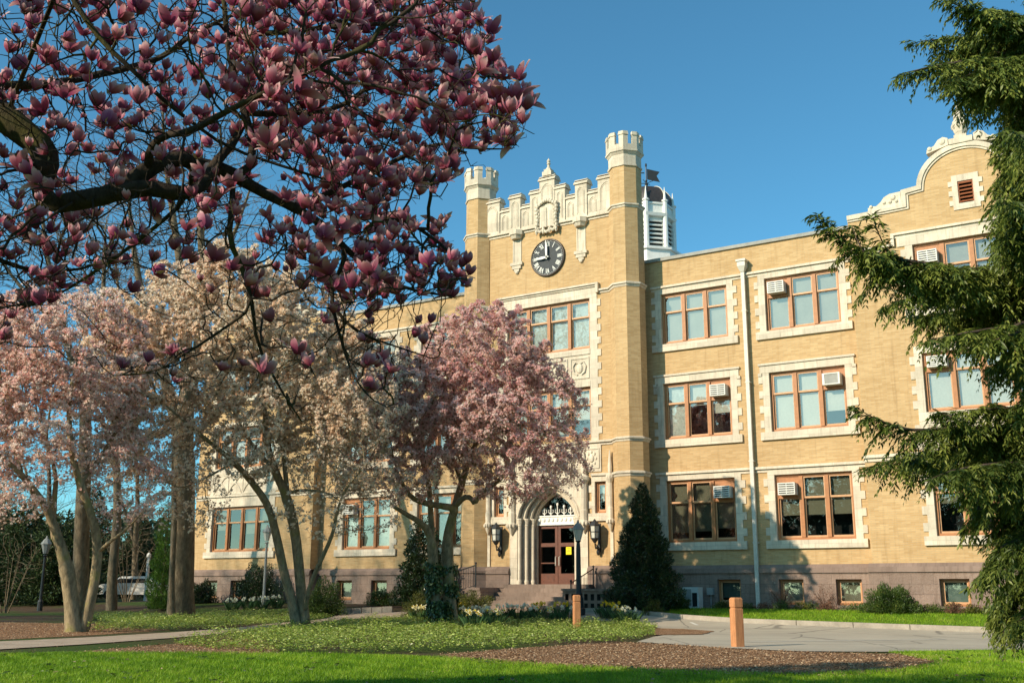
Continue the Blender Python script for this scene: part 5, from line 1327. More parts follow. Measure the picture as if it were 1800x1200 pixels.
def tepal_mat():
    m, n, o = newmat('magnolia_tepal')
    tc = n.nodes.new('ShaderNodeUVMap'); tc.uv_map = 'UVMap'; sx = n.nodes.new('ShaderNodeSeparateXYZ'); n.links.new(tc.outputs[0], sx.inputs[0])
    at = N(n, 'ShaderNodeAttribute', attribute_name='tint')
    c1 = ramp(n, sx.outputs['Y'], [(0.0, (.17, .011, .070)), (.35, (.34, .053, .145)), (.75, (.54, .20, .27)), (1.0, (.74, .50, .49))])
    c2 = ramp(n, sx.outputs['Y'], [(0.0, (.38, .042, .12)), (.4, (.66, .24, .28)), (.8, (.84, .58, .54)), (1.0, (.91, .78, .70))])
    c = mixc(n, at.outputs['Fac'], c1, c2)
    mp = n.nodes.new('ShaderNodeMapping'); mp.inputs['Scale'].default_value = (11, .7, 1); n.links.new(tc.outputs[0], mp.inputs[0]); f = noise(n, mp.outputs[0], 2.0, 4, .6)
    c = mixc(n, .5, c, ramp(n, f, [(.3, (.70, .55, .62)), (.65, (1.12, 1.1, 1.1))]), 'MULTIPLY')
    p = N(n, 'ShaderNodeBsdfPrincipled'); p.inputs['Roughness'].default_value = .5; p.inputs['Specular IOR Level'].default_value = .3
    t = N(n, 'ShaderNodeBsdfTranslucent'); ms = N(n, 'ShaderNodeMixShader'); ms.inputs[0].default_value = .38
    n.links.new(c, p.inputs['Base Color']); n.links.new(c, t.inputs['Color']); n.links.new(p.outputs[0], ms.inputs[1]); n.links.new(t.outputs[0], ms.inputs[2]); n.links.new(ms.outputs[0], o.inputs[0]); return m
M['tepal'] = tepal_mat()
FK = ['bud', 'half', 'half2', 'open', 'wide', 'open2', 'half3', 'wide2']
FM = {k: flower_mesh('flower_'+k, k) for k in FK}
def near_magnolia():
    D0 = 5.8; w = lambda p: at_depth(p[0], p[1], D0+(p[2] if len(p) > 2 else 0))
    sk = Skel(); st = .075
    base = np.array([-8.3, -36.9, 0.0]); 
    T0 = w((-420, 330, .3))
    sk.limb([base, base+np.array([.05, .05, .6]), base*.6+T0*.4+np.array([-.1, 0, .1]), T0], [.26, .21, .19, .17], st)
    limbs = [
     ([(-420, 330, .3), (-250, 250, .2), (-100, 180, .1), (0, 200, 0), (40, 232, 0), (78, 262, 0), (80, 300, 0), (70, 335, -.05), (92, 360, -.05), (140, 352, -.1), (196, 342, -.1), (235, 318, -.1), (262, 296, -.1), (310, 276, 0), (345, 288, .1), (400, 300, .2), (455, 335, .3), (520, 365, .4), (575, 400, .5), (610, 440, .6), (660, 480, .7), (720, 510, .8), (790, 520, .9)],
      [.155, .14, .12, .085, .075, .072, .060, .052, .050, .047, .045, .046, .042, .040, .038, .036, .032, .027, .022, .017, .013, .010, .006]),
     ([(196, 342, -.1), (225, 335, -.15), (262, 330, -.15), (300, 338, -.1), (340, 340, -.05), (362, 318, 0), (375, 290, .1), (420, 240, .3), (440, 180, .4)], [.045, .048, .046, .043, .040, .036, .030, .022, .012]),
     ([(262, 296, -.1), (262, 265, -.2), (285, 238, -.3), (335, 232, -.4), (390, 200, -.5), (470, 160, -.6), (560, 120, -.7)], [.028, .022, .02, .018, .014, .01, .006]),
     ([(80, 300, 0), (60, 290, -.1), (52, 300, -.12)], [.055, .052, .045]),
     ([(440, 292, .25), (445, 250, .3), (430, 200, .3), (410, 130, .4), (398, 60, .5), (392, -20, .6), (380, -100, .7)], [.024, .022, .021, .019, .017, .014, .01]),
     ([(0, 150, .5), (60, 150, .6), (110, 145, .7), (170, 132, .8), (250, 114, .9), (290, 98, 1.0), (340, 60, 1.1), (420, 20, 1.2), (520, 10, 1.3)], [.026, .024, .022, .022, .020, .016, .012, .009, .006]),
     ([(110, -40, -.3), (140, 20, -.3), (185, 80, -.3), (230, 120, -.3), (280, 170, -.2), (330, 210, -.1), (400, 260, 0), (520, 300, .1), (620, 330, .2)], [.014, .013, .012, .011, .010, .010, .008, .007, .005]),
     ([(398, 60, .5), (470, 60, .6), (560, 50, .6), (660, 40, .6), (760, 50, .5), (840, 90, .4), (880, 150, .4)], [.016, .015, .014, .012, .010, .008, .005]),
     ([(430, 200, .3), (520, 200, .5), (600, 190, .7), (650, 150, .8), (740, 145, .8), (820, 160, .8), (930, 190, .8)], [.017, .016, .014, .012, .010, .007, .004]),
     ([(520, 365, .4), (600, 330, .6), (680, 290, .7), (760, 250, .7), (830, 262, .7), (900, 262, .7)], [.018, .016, .013, .010, .007, .004]),
     ([(575, 400, .5), (640, 380, .3), (720, 390, .1), (790, 440, 0), (818, 480, 0)], [.016, .013, .010, .007, .004]),
     ([(610, 440, .6), (596, 480, .5), (580, 520, .5), (600, 560, .5), (640, 590, .5), (700, 610, .5), (760, 630, .5)], [.014, .013, .011, .009, .008, .006, .004]),
     ([(410, 300, .2), (408, 360, .1), (402, 420, 0), (430, 480, 0), (445, 540, 0), (450, 600, .1), (490, 680, .2), (530, 740, .2)], [.018, .016, .014, .012, .010, .008, .006, .004]),
     ([(340, 290, .1), (330, 350, .3), (260, 410, .4), (180, 470, .4), (100, 520, .5), (30, 545, .6)], [.013, .011, .010, .008, .006, .004]),
     ([(445, 540, 0), (390, 580, 0), (330, 620, 0), (270, 655, .1), (200, 660, .1)], [.008, .007, .006, .005, .004]),
     ([(580, 520, .5), (600, 600, .3), (620, 660, .2), (650, 700, .2), (680, 715, .2)], [.009, .008, .006, .005, .003]),
     ([(-100, 180, .1), (-120, 300, .4), (-60, 420, .6), (20, 470, .7), (120, 480, .8), (210, 450, .8)], [.05, .035, .022, .013, .008, .005]),
     ([(-250, 250, .2), (-200, 60, .8), (-80, -60, 1.2), (60, -120, 1.4), (220, -130, 1.5), (400, -120, 1.4)], [.09, .07, .05, .035, .022, .012]),
     ([(-250, 250, .2), (-300, 0, -.8), (-200, -260, -1.2), (0, -450, -1.2), (300, -560, -1)], [.10, .085, .07, .05, .025]),
     ([(-420, 330, .3), (-620, 100, .6), (-800, -200, 1), (-1000, -450, 1.5)], [.12, .10, .07, .03]),
     ([(-420, 330, .3), (-500, 60, -1), (-520, -300, -1.6), (-450, -700, -2)], [.12, .10, .07, .03]),
    ]
    for pts, rads in limbs: sk.limb([w(p) for p in pts], rads, st)
    ndraw = len(sk.P)
    t = thing('near_magnolia_tree', 'large purple pink magnolia tree whose flowering boughs reach over the upper left foreground', 'magnolia tree', base)
    # growth targets: dense flowering mass upper right, looser lower and left
    def region(poly, n, d0, d1):
        P = np.array(poly, float); lo, hi = P.min(0), P.max(0); Q = lo+rng.random((n*3, 2))*(hi-lo); Q = Q[inpoly(Q, P)][:n]
        dd = d0+(d1-d0)*rng.random(len(Q)); return np.array([at_depth(a, b, c) for (a, b), c in zip(Q, dd)])
    A = np.concatenate([
      region([(400, -80), (840, -80), (838, 25), (865, 60), (862, 105), (905, 160), (935, 192), (905, 262), (830, 272), (790, 330), (690, 370), (560, 330), (430, 270)], 3900, 5.0, 7.6),
      region([(560, 330), (690, 370), (700, 395), (745, 405), (822, 470), (812, 508), (690, 560), (590, 540), (440, 420)], 1700, 5.2, 7.0),
      region([(-120, -90), (410, -80), (430, 280), (60, 330), (-120, 300)], 1500, 4.9, 7.4),
      region([(-120, 330), (430, 300), (430, 440), (300, 470), (150, 520), (-120, 640)], 1000, 5.0, 7.0),
      region([(360, 440), (600, 520), (700, 570), (800, 575), (770, 640), (680, 645), (690, 715), (640, 720), (560, 620), (540, 760), (420, 700), (240, 670), (180, 660), (330, 560)], 330, 5.4, 6.8)])
    off = blob_points([(np.array([-10.2, -38.3, 6.4]), (3.6, 1.9, 1.7)), (np.array([-12.6, -39.6, 6.8]), (2.4, 1.6, 1.5)), (np.array([-6.2, -38.0, 5.6]), (3.4, 3.2, 2.2)), (np.array([-3.6, -37.2, 5.6]), (2.6, 2.2, 1.2)), (np.array([-8.8, -36.5, 4.2]), (2.5, 2.5, 2.2))], 1300)
    qx = (off-CAM) @ np.stack([CR, CU, CF], 1); vis = (qx[:, 2] > .5) & (np.abs(qx[:, 0]/np.maximum(qx[:, 2], .5)) < .53) & (qx[:, 1]/np.maximum(qx[:, 2], .5) < .36)
    off = off[~vis]
    qd = np.linalg.norm(off-CAM, axis=1); off = off[qd > 2.2]
    A = np.concatenate([A, off])
    sk.grow(A, st, .80, .095, 150, bias=(0, 0, .10), jit=.34, keep=.25); sk.finish(.0026, 2.15)
    n0 = len(sk.P); dep = (sk.P-CAM) @ CF
    thin = np.where((sk.R < .0065) & (np.arange(n0) >= 40))[0]
    tips = sk.tips
    q = (sk.P-CAM) @ np.stack([CR, CU, CF], 1); sx = 900+FOC*q[:, 0]/q[:, 2]; sy = 600-FOC*q[:, 1]/q[:, 2]
    infr = (q[:, 2] > 1) & (sx > -60) & (sx < 1860) & (sy > -60)
    wt = np.where(sy < 380, np.where(sx > 400, .95, .52), np.where(sx > 540, .72, .45)); wt = wt*np.where(sy > 540, .40, 1.0)
    cl = noise3(sk.P, 3.2); wt = wt*np.clip(.35+1.3*cl, .2, 1.35)
    tv = tips[rng.random(len(tips)) < wt[tips]]
    ex = rng.choice(thin, 900, p=(wt[thin]*cl[thin]**2)/(wt[thin]*cl[thin]**2).sum())
    sel = np.concatenate([tv, ex]); E_, D = sk.spurs(sel, .045, .0030, .9); inF = infr[sel]
    sk.spurs(rng.choice(thin, 4200), .055, .0019, .35); sk.spurs(np.arange(n0, len(sk.P))[::2], .035, .0014, .3)
    big = sk.R >= .03; vis_ = np.ones(len(sk.P), bool)
    sk.mesh('trunk', M['bark_near'], t, sel=big, kmax=12, thick=.012); sk.mesh('branches', M['bark_near'], t, sel=~big, kmax=7, thick=.007, kmin=4)
    # flowers: the hundred that show largest are parts, the rest one part
    Dd = norm(D*.50+np.array([0, 0, .80])+rng.normal(size=D.shape)*.32); n = len(E_)
    kinds = rng.choice(len(FK), n, p=[.15, .15, .14, .15, .08, .13, .13, .07]); size = .53+.40*rng.random(n); spin = rng.random(n)*6.28; tint = np.clip(rng.beta(1.6, 2.4, n), 0, 1)
    dep = (E_-CAM) @ CF; show = np.where(inF, size/dep*(kinds > 0), -1); order = np.argsort(-show); first = set(order[:100].tolist())
    def frame(i):
        z = Dd[i]; x = norm(np.cross(z, [.3, .9, .1])); y = np.cross(z, x); c, s_ = math.cos(spin[i]), math.sin(spin[i]); return np.stack([c*x+s_*y, -s_*x+c*y, z], 1)*size[i]
    protos = {}
    for k, kk in enumerate(FK):
        for b in range(3):
            V, F, UV = FM[kk]; me = raw_mesh('flower', V, F, M['tepal'], None, True, UV[F.ravel()], np.full(len(F), (.12, .38, .75)[b])); protos[(k, b)] = me.data; bpy.data.objects.remove(me)
    for i in order[:100]:
        o = bpy.data.objects.new('flower', protos[(int(kinds[i]), int(min(2, tint[i]*3)))]); COL.objects.link(o); o.parent = t
        Mx = frame(i); o.matrix_basis = Matrix([[*Mx[0], E_[i][0]-base[0]], [*Mx[1], E_[i][1]-base[1]], [*Mx[2], E_[i][2]-base[2]], [0, 0, 0, 1]])
    VV, FF, UU, TT = [], [], [], []; off_ = 0
    for i in order[100:]:
        if not inF[i] and rng.random() < .35: continue
        V, F, UV = FM[FK[int(kinds[i])]]; VV.append(V @ frame(i).T+E_[i]); FF.append(F+off_); UU.append(UV[F.ravel()]); TT.append(np.full(len(F), tint[i])); off_ += len(V)
    o = raw_mesh('flowers', np.concatenate(VV), np.concatenate(FF), M['tepal'], t, True, np.concatenate(UU), np.concatenate(TT)); o['kind'] = 'stuff'
    # brown bud scales and a few young leaves at the twig ends
    nb = 1500; sb = rng.choice(len(E_), nb); leaves(E_[sb]-Dd[sb]*.012, Dd[sb]+rng.normal(size=(nb, 3))*.6, .040, .42, rng.random(nb), 'bud_scales', M['bud'], t)
    print('off crown nodes', int(((np.abs(sk.P-np.array([-10.2, -38.3, 6.4])) < 2).all(1)).sum())); print('near magnolia nodes', len(sk.P), 'flowers', n, 'in frame', int(inF.sum()))
near_magnolia()

# ------------------------------------------------------------------ the hemlock on the right
M['hem'] = leafy('hemlock_needles', (.022, .044, .010), (.100, .140, .022), .28, .45, .4, (.24, .27, .05))
def hemlock():
    D0 = 12.5; base = at_depth(1960, 1100, D0); base[2] = 0.0
    t = thing('hemlock_tree', 'tall dark green hemlock with drooping feathery boughs at the right edge', 'hemlock', base)
    sk = Skel(); st = .16; H = 13.0
    sk.limb([base, base+np.array([0, 0, 4.0]), base+np.array([.05, 0, 9.0]), base+np.array([.05, .05, H])], [.30, .23, .13, .02], st)
    boughs = []
    def axis(z): return base+np.array([.05*z/H, 0, z])
    for pts in [  # boughs seen in the photograph, tip last (photo x, y, depth offset)
      [(1900, 60, 0), (1800, 40, -.2), (1710, 20, -.4), (1650, -10, -.5)],
      [(1900, 90, 0), (1790, 70, .4), (1690, 65, .6), (1600, 75, .8)],
      [(1900, 130, .2), (1800, 110, -.3), (1720, 105, -.6), (1640, 120, -.8), (1590, 130, -.9)],
      [(1900, 165, 0), (1810, 140, .3), (1730, 140, .3), (1665, 150, .3)],
      [(1900, 270, 0), (1850, 255, -.6), (1800, 250, -1), (1752, 235, -1.3)],
      [(1900, 340, 0), (1850, 325, .4), (1805, 325, .6), (1765, 335, .7)],
      [(1900, 400, .1), (1840, 390, -.3), (1795, 392, -.5), (1745, 408, -.6)],
      [(1900, 470, .1), (1820, 470, -.1), (1740, 480, -.3), (1660, 480, -.5), (1580, 470, -.6), (1510, 440, -.7), (1470, 415, -.75), (1437, 380, -.8)],
      [(1900, 500, .1), (1820, 505, .3), (1740, 515, .5), (1660, 520, .6), (1590, 530, .7), (1555, 545, .75)],
      [(1900, 560, 0), (1830, 560, -.5), (1760, 570, -.9), (1690, 575, -1.2), (1630, 590, -1.3)],
      [(1900, 610, .2), (1840, 615, .2), (1780, 625, .2), (1740, 650, .2)],
      [(1900, 230, .3), (1850, 215, .6), (1810, 205, .9), (1775, 200, 1.0)], [(1900, 300, -.2), (1850, 290, .2), (1800, 285, .3), (1756, 280, .3)], [(1900, 360, .3), (1850, 355, -.6), (1800, 352, -1.2), (1752, 365, -1.4)],
      [(1900, 730, 0), (1830, 715, -.2), (1760, 715, -.4), (1690, 720, -.5)],
      [(1900, 780, 0), (1820, 760, -.1), (1740, 755, -.2), (1660, 760, -.3), (1590, 765, -.35), (1545, 745, -.4), (1505, 722, -.4)],
      [(1900, 790, .1), (1820, 785, .3), (1740, 790, .5), (1650, 790, .6), (1580, 800, .7), (1520, 815, .7)],
      [(1900, 830, 0), (1830, 820, -.5), (1760, 820, -.9), (1690, 830, -1.1), (1640, 850, -1.2)],
      [(1900, 870, 0), (1840, 870, .3), (1780, 880, .5), (1720, 900, .6), (1690, 930, .6)],
      [(1900, 930, 0), (1840, 930, -.4), (1790, 940, -.6), (1740, 970, -.7), (1715, 1010, -.7)],
      [(1900, 990, 0), (1850, 990, .2), (1800, 1000, .3), (1760, 1040, .3), (1745, 1085, .3)],
      [(1900, 1020, 0), (1860, 1030, -.3), (1820, 1050, -.4), (1785, 1090, -.5)]]:
        boughs.append(([at_depth(p[0], p[1], D0+p[2]) for p in pts], 1.0))
        for rep_ in range(3 if 200 < pts[0][1] < 470 and pts[-1][0] > 1700 else 2 if pts[0][1] < 520 else 1):
            j = [(0, rng.normal()*16, rng.normal()*.45) for _ in pts]; sh = (.62+.26*rng.random()) if pts[-1][0] < 1700 else (.78+.20*rng.random())
            boughs.append(([at_depth(1900+(p[0]-1900)*sh, p[1]+14+q[1], D0+p[2]+q[2]) for p, q in zip(pts, j)], 1.0))
    for k in range(105):                      # boughs of the rest of the crown
        z = 1.2+rng.random()*(H-2.0); a = rng.random()*6.28; L = 2.9*(1-z/H)**.7+.5
        d = np.array([math.cos(a), math.sin(a), 0]); p0 = axis(z); tip = p0+d*L+np.array([0, 0, -.1*L-.2])
        q = (tip-CAM) @ np.stack([CR, CU, CF], 1)
        if 900+FOC*q[0]/q[2] < 1800 and 600-FOC*q[1]/q[2] > -150 and q[2] > 0: continue
        boughs.append(([p0+d*.1, p0+d*L*.35+np.array([0, 0, .12]), p0+d*L*.7+np.array([0, 0, .02]), tip], .6))
    Cs, Ds, Ts, Ns = [], [], [], []
    for pts, dens in boughs:
        z0 = pts[0][2]; a0 = axis(z0); pts = [a0]+pts if np.linalg.norm(a0-pts[0]) > .1 else pts; L = sum(np.linalg.norm(b-a) for a, b in zip(pts[:-1], pts[1:]))
        P, R = resample(*smooth_poly(pts, list(np.linspace(.012+.011*L, .004, len(pts))), 2), .05); P = np.array(P)
        P[1:] += np.cumsum(rng.normal(size=(len(P)-1, 3))*.004, 0); sk.limb(list(P[::3]), R[::3], st, smooth=0); T = norm(np.gradient(P, axis=0)); n = len(P)
        for i in range(2, n):
            f = i/n; env = min(1, 2.2*(1-f)+.22)*min(1, f*3+.35)
            if f < .12 or rng.random() > (.96 if dens == 1 else .55): continue
            for sgn in (-1, 1, 0):
                side = norm(np.cross(T[i], [0, 0, 1.0]))*(sgn if sgn else rng.normal()*.4); Lb = (.22+.46*rng.random()*rng.random()**.3)*env*(1 if sgn else .7)
                if not sgn and rng.random() < .35: continue
                d = norm(side*.75+T[i]*(.7+.3*rng.random())+np.array([0, 0, (-.10 if sgn else -.45)+rng.normal()*.30])); m = max(3, int(Lb/.026)); s = np.linspace(0, 1, m)[:, None]
                drp = (.30+.55*rng.random()); Q = P[i]+d*s*Lb+np.array([0, 0, -1.0])*(s**2)*Lb*drp; tq = norm(np.gradient(Q, axis=0))
                tv = rng.normal()*.12+.45+.14*(noise3(P[i][None], 2.2)[0]-.5)*2
                for s2 in (-1, 1):
                    q = norm(np.cross(tq, [0, 0, 1.0])+1e-6)*s2; dd = norm(q*.62+tq*.8+rng.normal(size=q.shape)*.24+np.array([0, 0, -.22])); Cs.append(Q); Ds.append(dd*((.55+.6*(1-s))*np.ones((m, 1)))); Ts.append(np.clip(tv+.30*s[:, 0]+rng.normal(size=m)*.12, 0, 1))
                if m > 8:
                    for w_ in (.3, .55, .8):
                        if rng.random() < .35: continue
                        k0 = int(w_*m); d2 = norm(tq[k0]+norm(np.cross(tq[k0], [0, 0, 1.0]))*rng.choice([-1, 1])*.9+np.array([0, 0, -.25])+rng.normal(size=3)*.2); L2 = Lb*.42*(1.1-w_*.5); m2 = max(3, int(L2/.028)); s3 = np.linspace(0, 1, m2)[:, None]; Q2 = Q[k0]+d2*s3*L2+np.array([0, 0, -1.0])*(s3**2)*L2*.4
                        for s2 in (-1, 1):
                            q = norm(np.cross(d2, [0, 0, 1.0])+1e-6)*s2; dd = norm(q*.6+d2*.85+rng.normal(size=(m2, 3))*.25+np.array([0, 0, -.2])); Cs.append(Q2); Ds.append(dd*(.5+.5*(1-s3))); Ts.append(np.clip(tv+.12+.30*s3[:, 0]+rng.normal(size=m2)*.12, 0, 1))
    sk.finish(.004, 2.3, .32); big = sk.R > .07
    sk.mesh('trunk', M['bark_dark'], t, sel=big, kmax=10); sk.mesh('branches', M['bark_dark'], t, sel=~big, kmax=6, thick=.012)
    C_, D_, T_ = np.concatenate(Cs), np.concatenate(Ds), np.concatenate(Ts); Ln = np.linalg.norm(D_, axis=1)
    print('hemlock sprays', len(C_))
    n = len(C_); L = .105*Ln[:, None]*(.7+.6*rng.random((n, 1))); D_ = norm(D_); U = norm(rng.normal(size=(n, 3))*.5+np.array([0, 0, 1.0])); Tv = norm(np.cross(D_, U)); V = np.zeros((n, 4, 3))
    wd = .0105+.006*rng.random((n, 1)); V[:, 0] = C_-Tv*wd*.35; V[:, 1] = C_+Tv*wd*.8+D_*L*.45; V[:, 2] = C_+D_*L+np.array([0, 0, -.012]); V[:, 3] = C_-Tv*wd*.8+D_*L*.5
    raw_mesh('foliage', V.reshape(-1, 3), np.arange(n*4).reshape(-1, 4), M['hem'], t, tint=T_)
hemlock()

# ------------------------------------------------------------------ grass, ivy beds, chips
def blades(poly, n, hgt, wid, mat, name, label, off=.01, lean=.5, dens=None):
    Q = scatter(poly, n)
    if dens: Q = Q[rng.random(len(Q)) < dens(Q)]
    n = len(Q); B = np.column_stack([Q, gz(Q[:, 0], Q[:, 1])+off]); a = rng.random(n)*6.28; T = np.column_stack([np.cos(a), np.sin(a), np.zeros(n)]); h = (hgt*(.5+rng.random(n)))[:, None]
    tipv = B+np.column_stack([rng.normal(size=(n, 2))*lean*h, h]); V = np.stack([B-T*wid, B+T*wid, tipv], 1).reshape(-1, 3)
    o = raw_mesh(name, V, np.arange(n*3).reshape(-1, 3), mat, tint=np.clip(.45+.5*(noise3(B*np.array([1, 1, 0]), 1.3)-.5)+.45*(noise3(B*np.array([1, 1, 0]), 3.7)-.5)+rng.normal(size=n)*.22, 0, 1)); return tag(o, label, 'grass', kind='stuff')
M['shrub'] = leafy('shrub_leaf', (.018, .042, .008), (.075, .120, .020), .2, .45, .4, (.20, .22, .05))
M['grass'] = leafy('grass_blade', (.10, .21, .006), (.25, .42, .014), .35, .5, .3, (.36, .44, .05))
near_lawn = [G(-40, 1150), G(230, 1147), G(560, 1149), G(770, 1155), G(1000, 1171), G(1250, 1181), G(1400, 1186), G(1580, 1178), G(1650, 1165), G(1560, 1146), G(1830, 1143), G(1840, 1215), G(-40, 1215)]
blades(near_lawn, 330000, .045, .0045, M['grass'], 'grass', 'short bright green lawn grass along the bottom of the picture')
blades([p[:2] for p in verge], 120000, .06, .008, M['grass'], 'grass', 'strip of green grass between the kerb and the brownstone wall', dens=lambda Q: (Q[:, 1] > -6.5)*(Q[:, 0] < 4))
M['pachy'] = leafy('ground_cover_leaf', (.055, .115, .010), (.32, .42, .055), .28, .3, .5, (.70, .72, .26))
def cover(poly, n, h, L, label, hf=1.0):
    Q = scatter(poly, n); hill = .35+.65*noise3(np.column_stack([Q, np.zeros(len(Q))]), 1.1)
    kq = noise3(np.column_stack([Q+9, np.zeros(len(Q))]), 3.0) > .20; Q = Q[kq]; hill = hill[kq]
    n = len(Q); z = gz(Q[:, 0], Q[:, 1])+h*hill*(.5+.9*noise3(np.column_stack([Q, np.zeros(n)]), 4.0))*rng.random(n)**.45; C_ = np.column_stack([Q, z]); a = rng.random(n)*6.28; D = np.column_stack([np.cos(a), np.sin(a), .25*rng.normal(size=n)])
    o = leaves(C_, D, L, .55, np.clip(.10+.75*rng.random(n)**1.4+.15*hill, 0, 1), 'ground_cover', M['pachy'], nrm=np.tile([0, 0, 1.0], (n, 1))); return tag(o, label, 'ground cover', kind='stuff')
ivy1 = [G(*p) for p in ((300, 1132), (440, 1118), (480, 1106), (560, 1098), (640, 1091), (740, 1088), (900, 1090), (1020, 1092), (1100, 1094), (1155, 1104), (1150, 1117), (1095, 1128), (1000, 1132), (900, 1140), (760, 1147), (640, 1150), (520, 1149), (400, 1143), (330, 1138))]
cover(ivy1, 150000, .27, .058, 'bright green leafy ground cover round the bases of the two right magnolias')
ivy2 = [G(*p) for p in ((150, 1112), (300, 1108), (430, 1101), (520, 1092), (590, 1083), (560, 1076), (460, 1074), (380, 1078), (300, 1083), (220, 1080), (150, 1086), (200, 1097))]
cover(ivy2, 110000, .27, .062, 'dark green leafy ground cover round the thick bare trunk beyond the path')
def chips(poly, n, name, label):
    Q = scatter(poly, n); n = len(Q); C_ = np.column_stack([Q, gz(Q[:, 0], Q[:, 1])+.012+.015*rng.random(n)]); a = rng.random(n)*6.28; D = np.column_stack([np.cos(a), np.sin(a), rng.normal(size=n)*.25])
    o = leaves(C_, D, .045, .38, rng.random(n), name, M['chip'], nrm=np.tile([0, 0, 1.0], (n, 1)), curl=.05); return tag(o, label, 'mulch', kind='stuff')
M['chip'] = leafy('bark_chip', (.10, .055, .03), (.36, .21, .115), 0, .9, .1, (.58, .43, .28))
chips(mulch_poly, 30000, 'mulch', 'brown bark mulch chips around the cedar bollard')
chips(mulch2, 14000, 'mulch', 'brown bark mulch chips under the forked magnolia at the left'); chips(mulch3, 9000, 'mulch', 'bark mulch chips between the path and the lawn')
chips([G(*p) for p in ((0, 1140), (420, 1110), (500, 1150), (0, 1155))], 700, 'fallen_petals', 'few fallen petals and leaves beside the path')

Q = scatter(near_lawn, 900); Q = Q[noise3(np.column_stack([Q, np.zeros(len(Q))]), .6) > .35]; n = len(Q); a = rng.random(n)*6.28
M['fallen'] = leafy('fallen_petal', (.30, .18, .10), (.62, .42, .36), .3, .7, .2)
tag(leaves(np.column_stack([Q, .035+.02*rng.random(n)]), np.column_stack([np.cos(a), np.sin(a), .2*rng.normal(size=n)]), .055, .5, rng.random(n), 'fallen_petals', M['fallen'], nrm=np.tile([0, 0, 1.0], (n, 1))), 'scattered fallen petals and dry leaves on the near lawn', 'petals', kind='stuff')
Q = scatter(near_lawn, 420); Q = Q[noise3(np.column_stack([Q+40, np.zeros(len(Q))]), .8) > .5]; Q = np.repeat(Q, 7, 0)+rng.normal(size=(len(Q)*7, 2))*.05; n = len(Q); a = rng.random(n)*6.28
tag(leaves(np.column_stack([Q, .03+.03*rng.random(n)]), np.column_stack([np.cos(a), np.sin(a), .3*rng.random(n)]), .075, .5, .2+.5*rng.random(n), 'lawn_weeds', M['shrub'], nrm=np.tile([0, 0, 1.0], (n, 1))), 'low broad leaved weeds in the near lawn', 'weeds', kind='stuff')
# ------------------------------------------------------------------ shrubs and evergreens
M['holly'] = leafy('holly_leaf', (.010, .022, .008), (.040, .070, .020), .12, .28, .55, (.12, .14, .06))
M['box'] = leafy('box_leaf', (.035, .050, .008), (.135, .140, .022), .25, .45, .4, (.30, .26, .06))
M['thuja'] = leafy('arborvitae_leaf', (.025, .070, .008), (.11, .21, .02), .25, .45, .4, (.22, .32, .04))
M['brownleaf'] = leafy('dry_stem_leaf', (.07, .035, .025), (.22, .11, .07), .2, .7, .2, (.34, .2, .12))
def shrub(name, label, cat, p, rx, ry, h, n, leaf, mat, shape='dome', group=None, up=.3, width=.45, lump=.22, stems=True, mat2=None):
    p = np.array(p, float); t = thing(name, label, cat, p, group); u = norm(rng.normal(size=(n, 3))); u[:, 2] = np.abs(u[:, 2])
    f = 1-lump+lump*2*(noise3(u*np.array([1, 1, 1])*2.2+p[0], 1.0)-.3); q = rng.random(n)**.33
    if shape == 'dome': C_ = u*(q*f)[:, None]*np.array([rx, ry, h])
    else:
        zz = 1-np.sqrt(rng.random(n)*.985); rr = (1-zz)**{'cone': .80, 'column': .45}[shape]*(.35+.65*min(1, 1)); a = rng.random(n)*6.28; fl = 1-lump+lump*2*(noise3(np.column_stack([np.cos(a)*2, np.sin(a)*2, zz*7])+p[0], 1.2)-.25)
        rr = rr*fl*rng.random(n)**.30*np.clip(.55+zz*8, 0, 1); C_ = np.column_stack([rr*np.cos(a)*rx, rr*np.sin(a)*ry, zz*h]); u = norm(np.column_stack([np.cos(a), np.sin(a), np.full(n, .4)]))
    D = norm(u*.8+rng.normal(size=(n, 3))*.55+np.array([0, 0, up])); tt = np.clip(.40+rng.normal(size=n)*.20+.3*(noise3(C_+p, 2.4)-.5), 0, 1)
    b = MB()
    if stems:
        ns = 9 if shape == 'dome' else 26
        for k in range(ns):
            if shape == 'dome': a = rng.random()*6.28; e = np.array([math.cos(a)*rx*.7, math.sin(a)*ry*.7, h*(.5+.4*rng.random())]); b.tube([p-[0, 0, .05], p+e*np.array([.4, .4, .55]), p+e], [.02, .014, .005], 4)
            else: z = h*(.08+.8*rng.random()); a = rng.random()*6.28; r = rx*(1-z/h)*.8; b.tube([p+[0, 0, z], p+[math.cos(a)*r, math.sin(a)*r, z+.15*r]], [.02, .005], 4)
        if shape != 'dome': b.tube([p-[0, 0, .1], p+[0, 0, h*.96]], [.09*h/4, .01], 6)
        b.build('stems', M['bark_dark'], t)
    leaves(C_+p, D, leaf, width, tt, 'foliage', mat, t); return t
def gp(px, py, y): q = at_y(px, py, y); return (q[0], y, float(gz(q[0], y)))
shrub('conical_evergreen', 'dense dark conical evergreen right of the entrance', 'evergreen', (-17.85, -3.3, .4), 1.62, 1.5, 4.9, 30000, .115, M['holly'], 'cone', None, .35, .36, .26)
shrub('holly_bush', 'tall dark glossy holly left of the entrance behind the ivy clad trunk', 'evergreen', gp(742, 1068, -2.6), 1.45, 1.2, 3.9, 16000, .10, M['holly'], 'column', None, .1, .6, .3)
shrub('round_shrub', 'low clipped yellowish hedge shrub between the ivy clad trunk and the steps', 'shrub', gp(826, 1078, -6.2), 1.25, .8, 1.15, 12000, .05, M['box'], group='shrubs by the entrance')
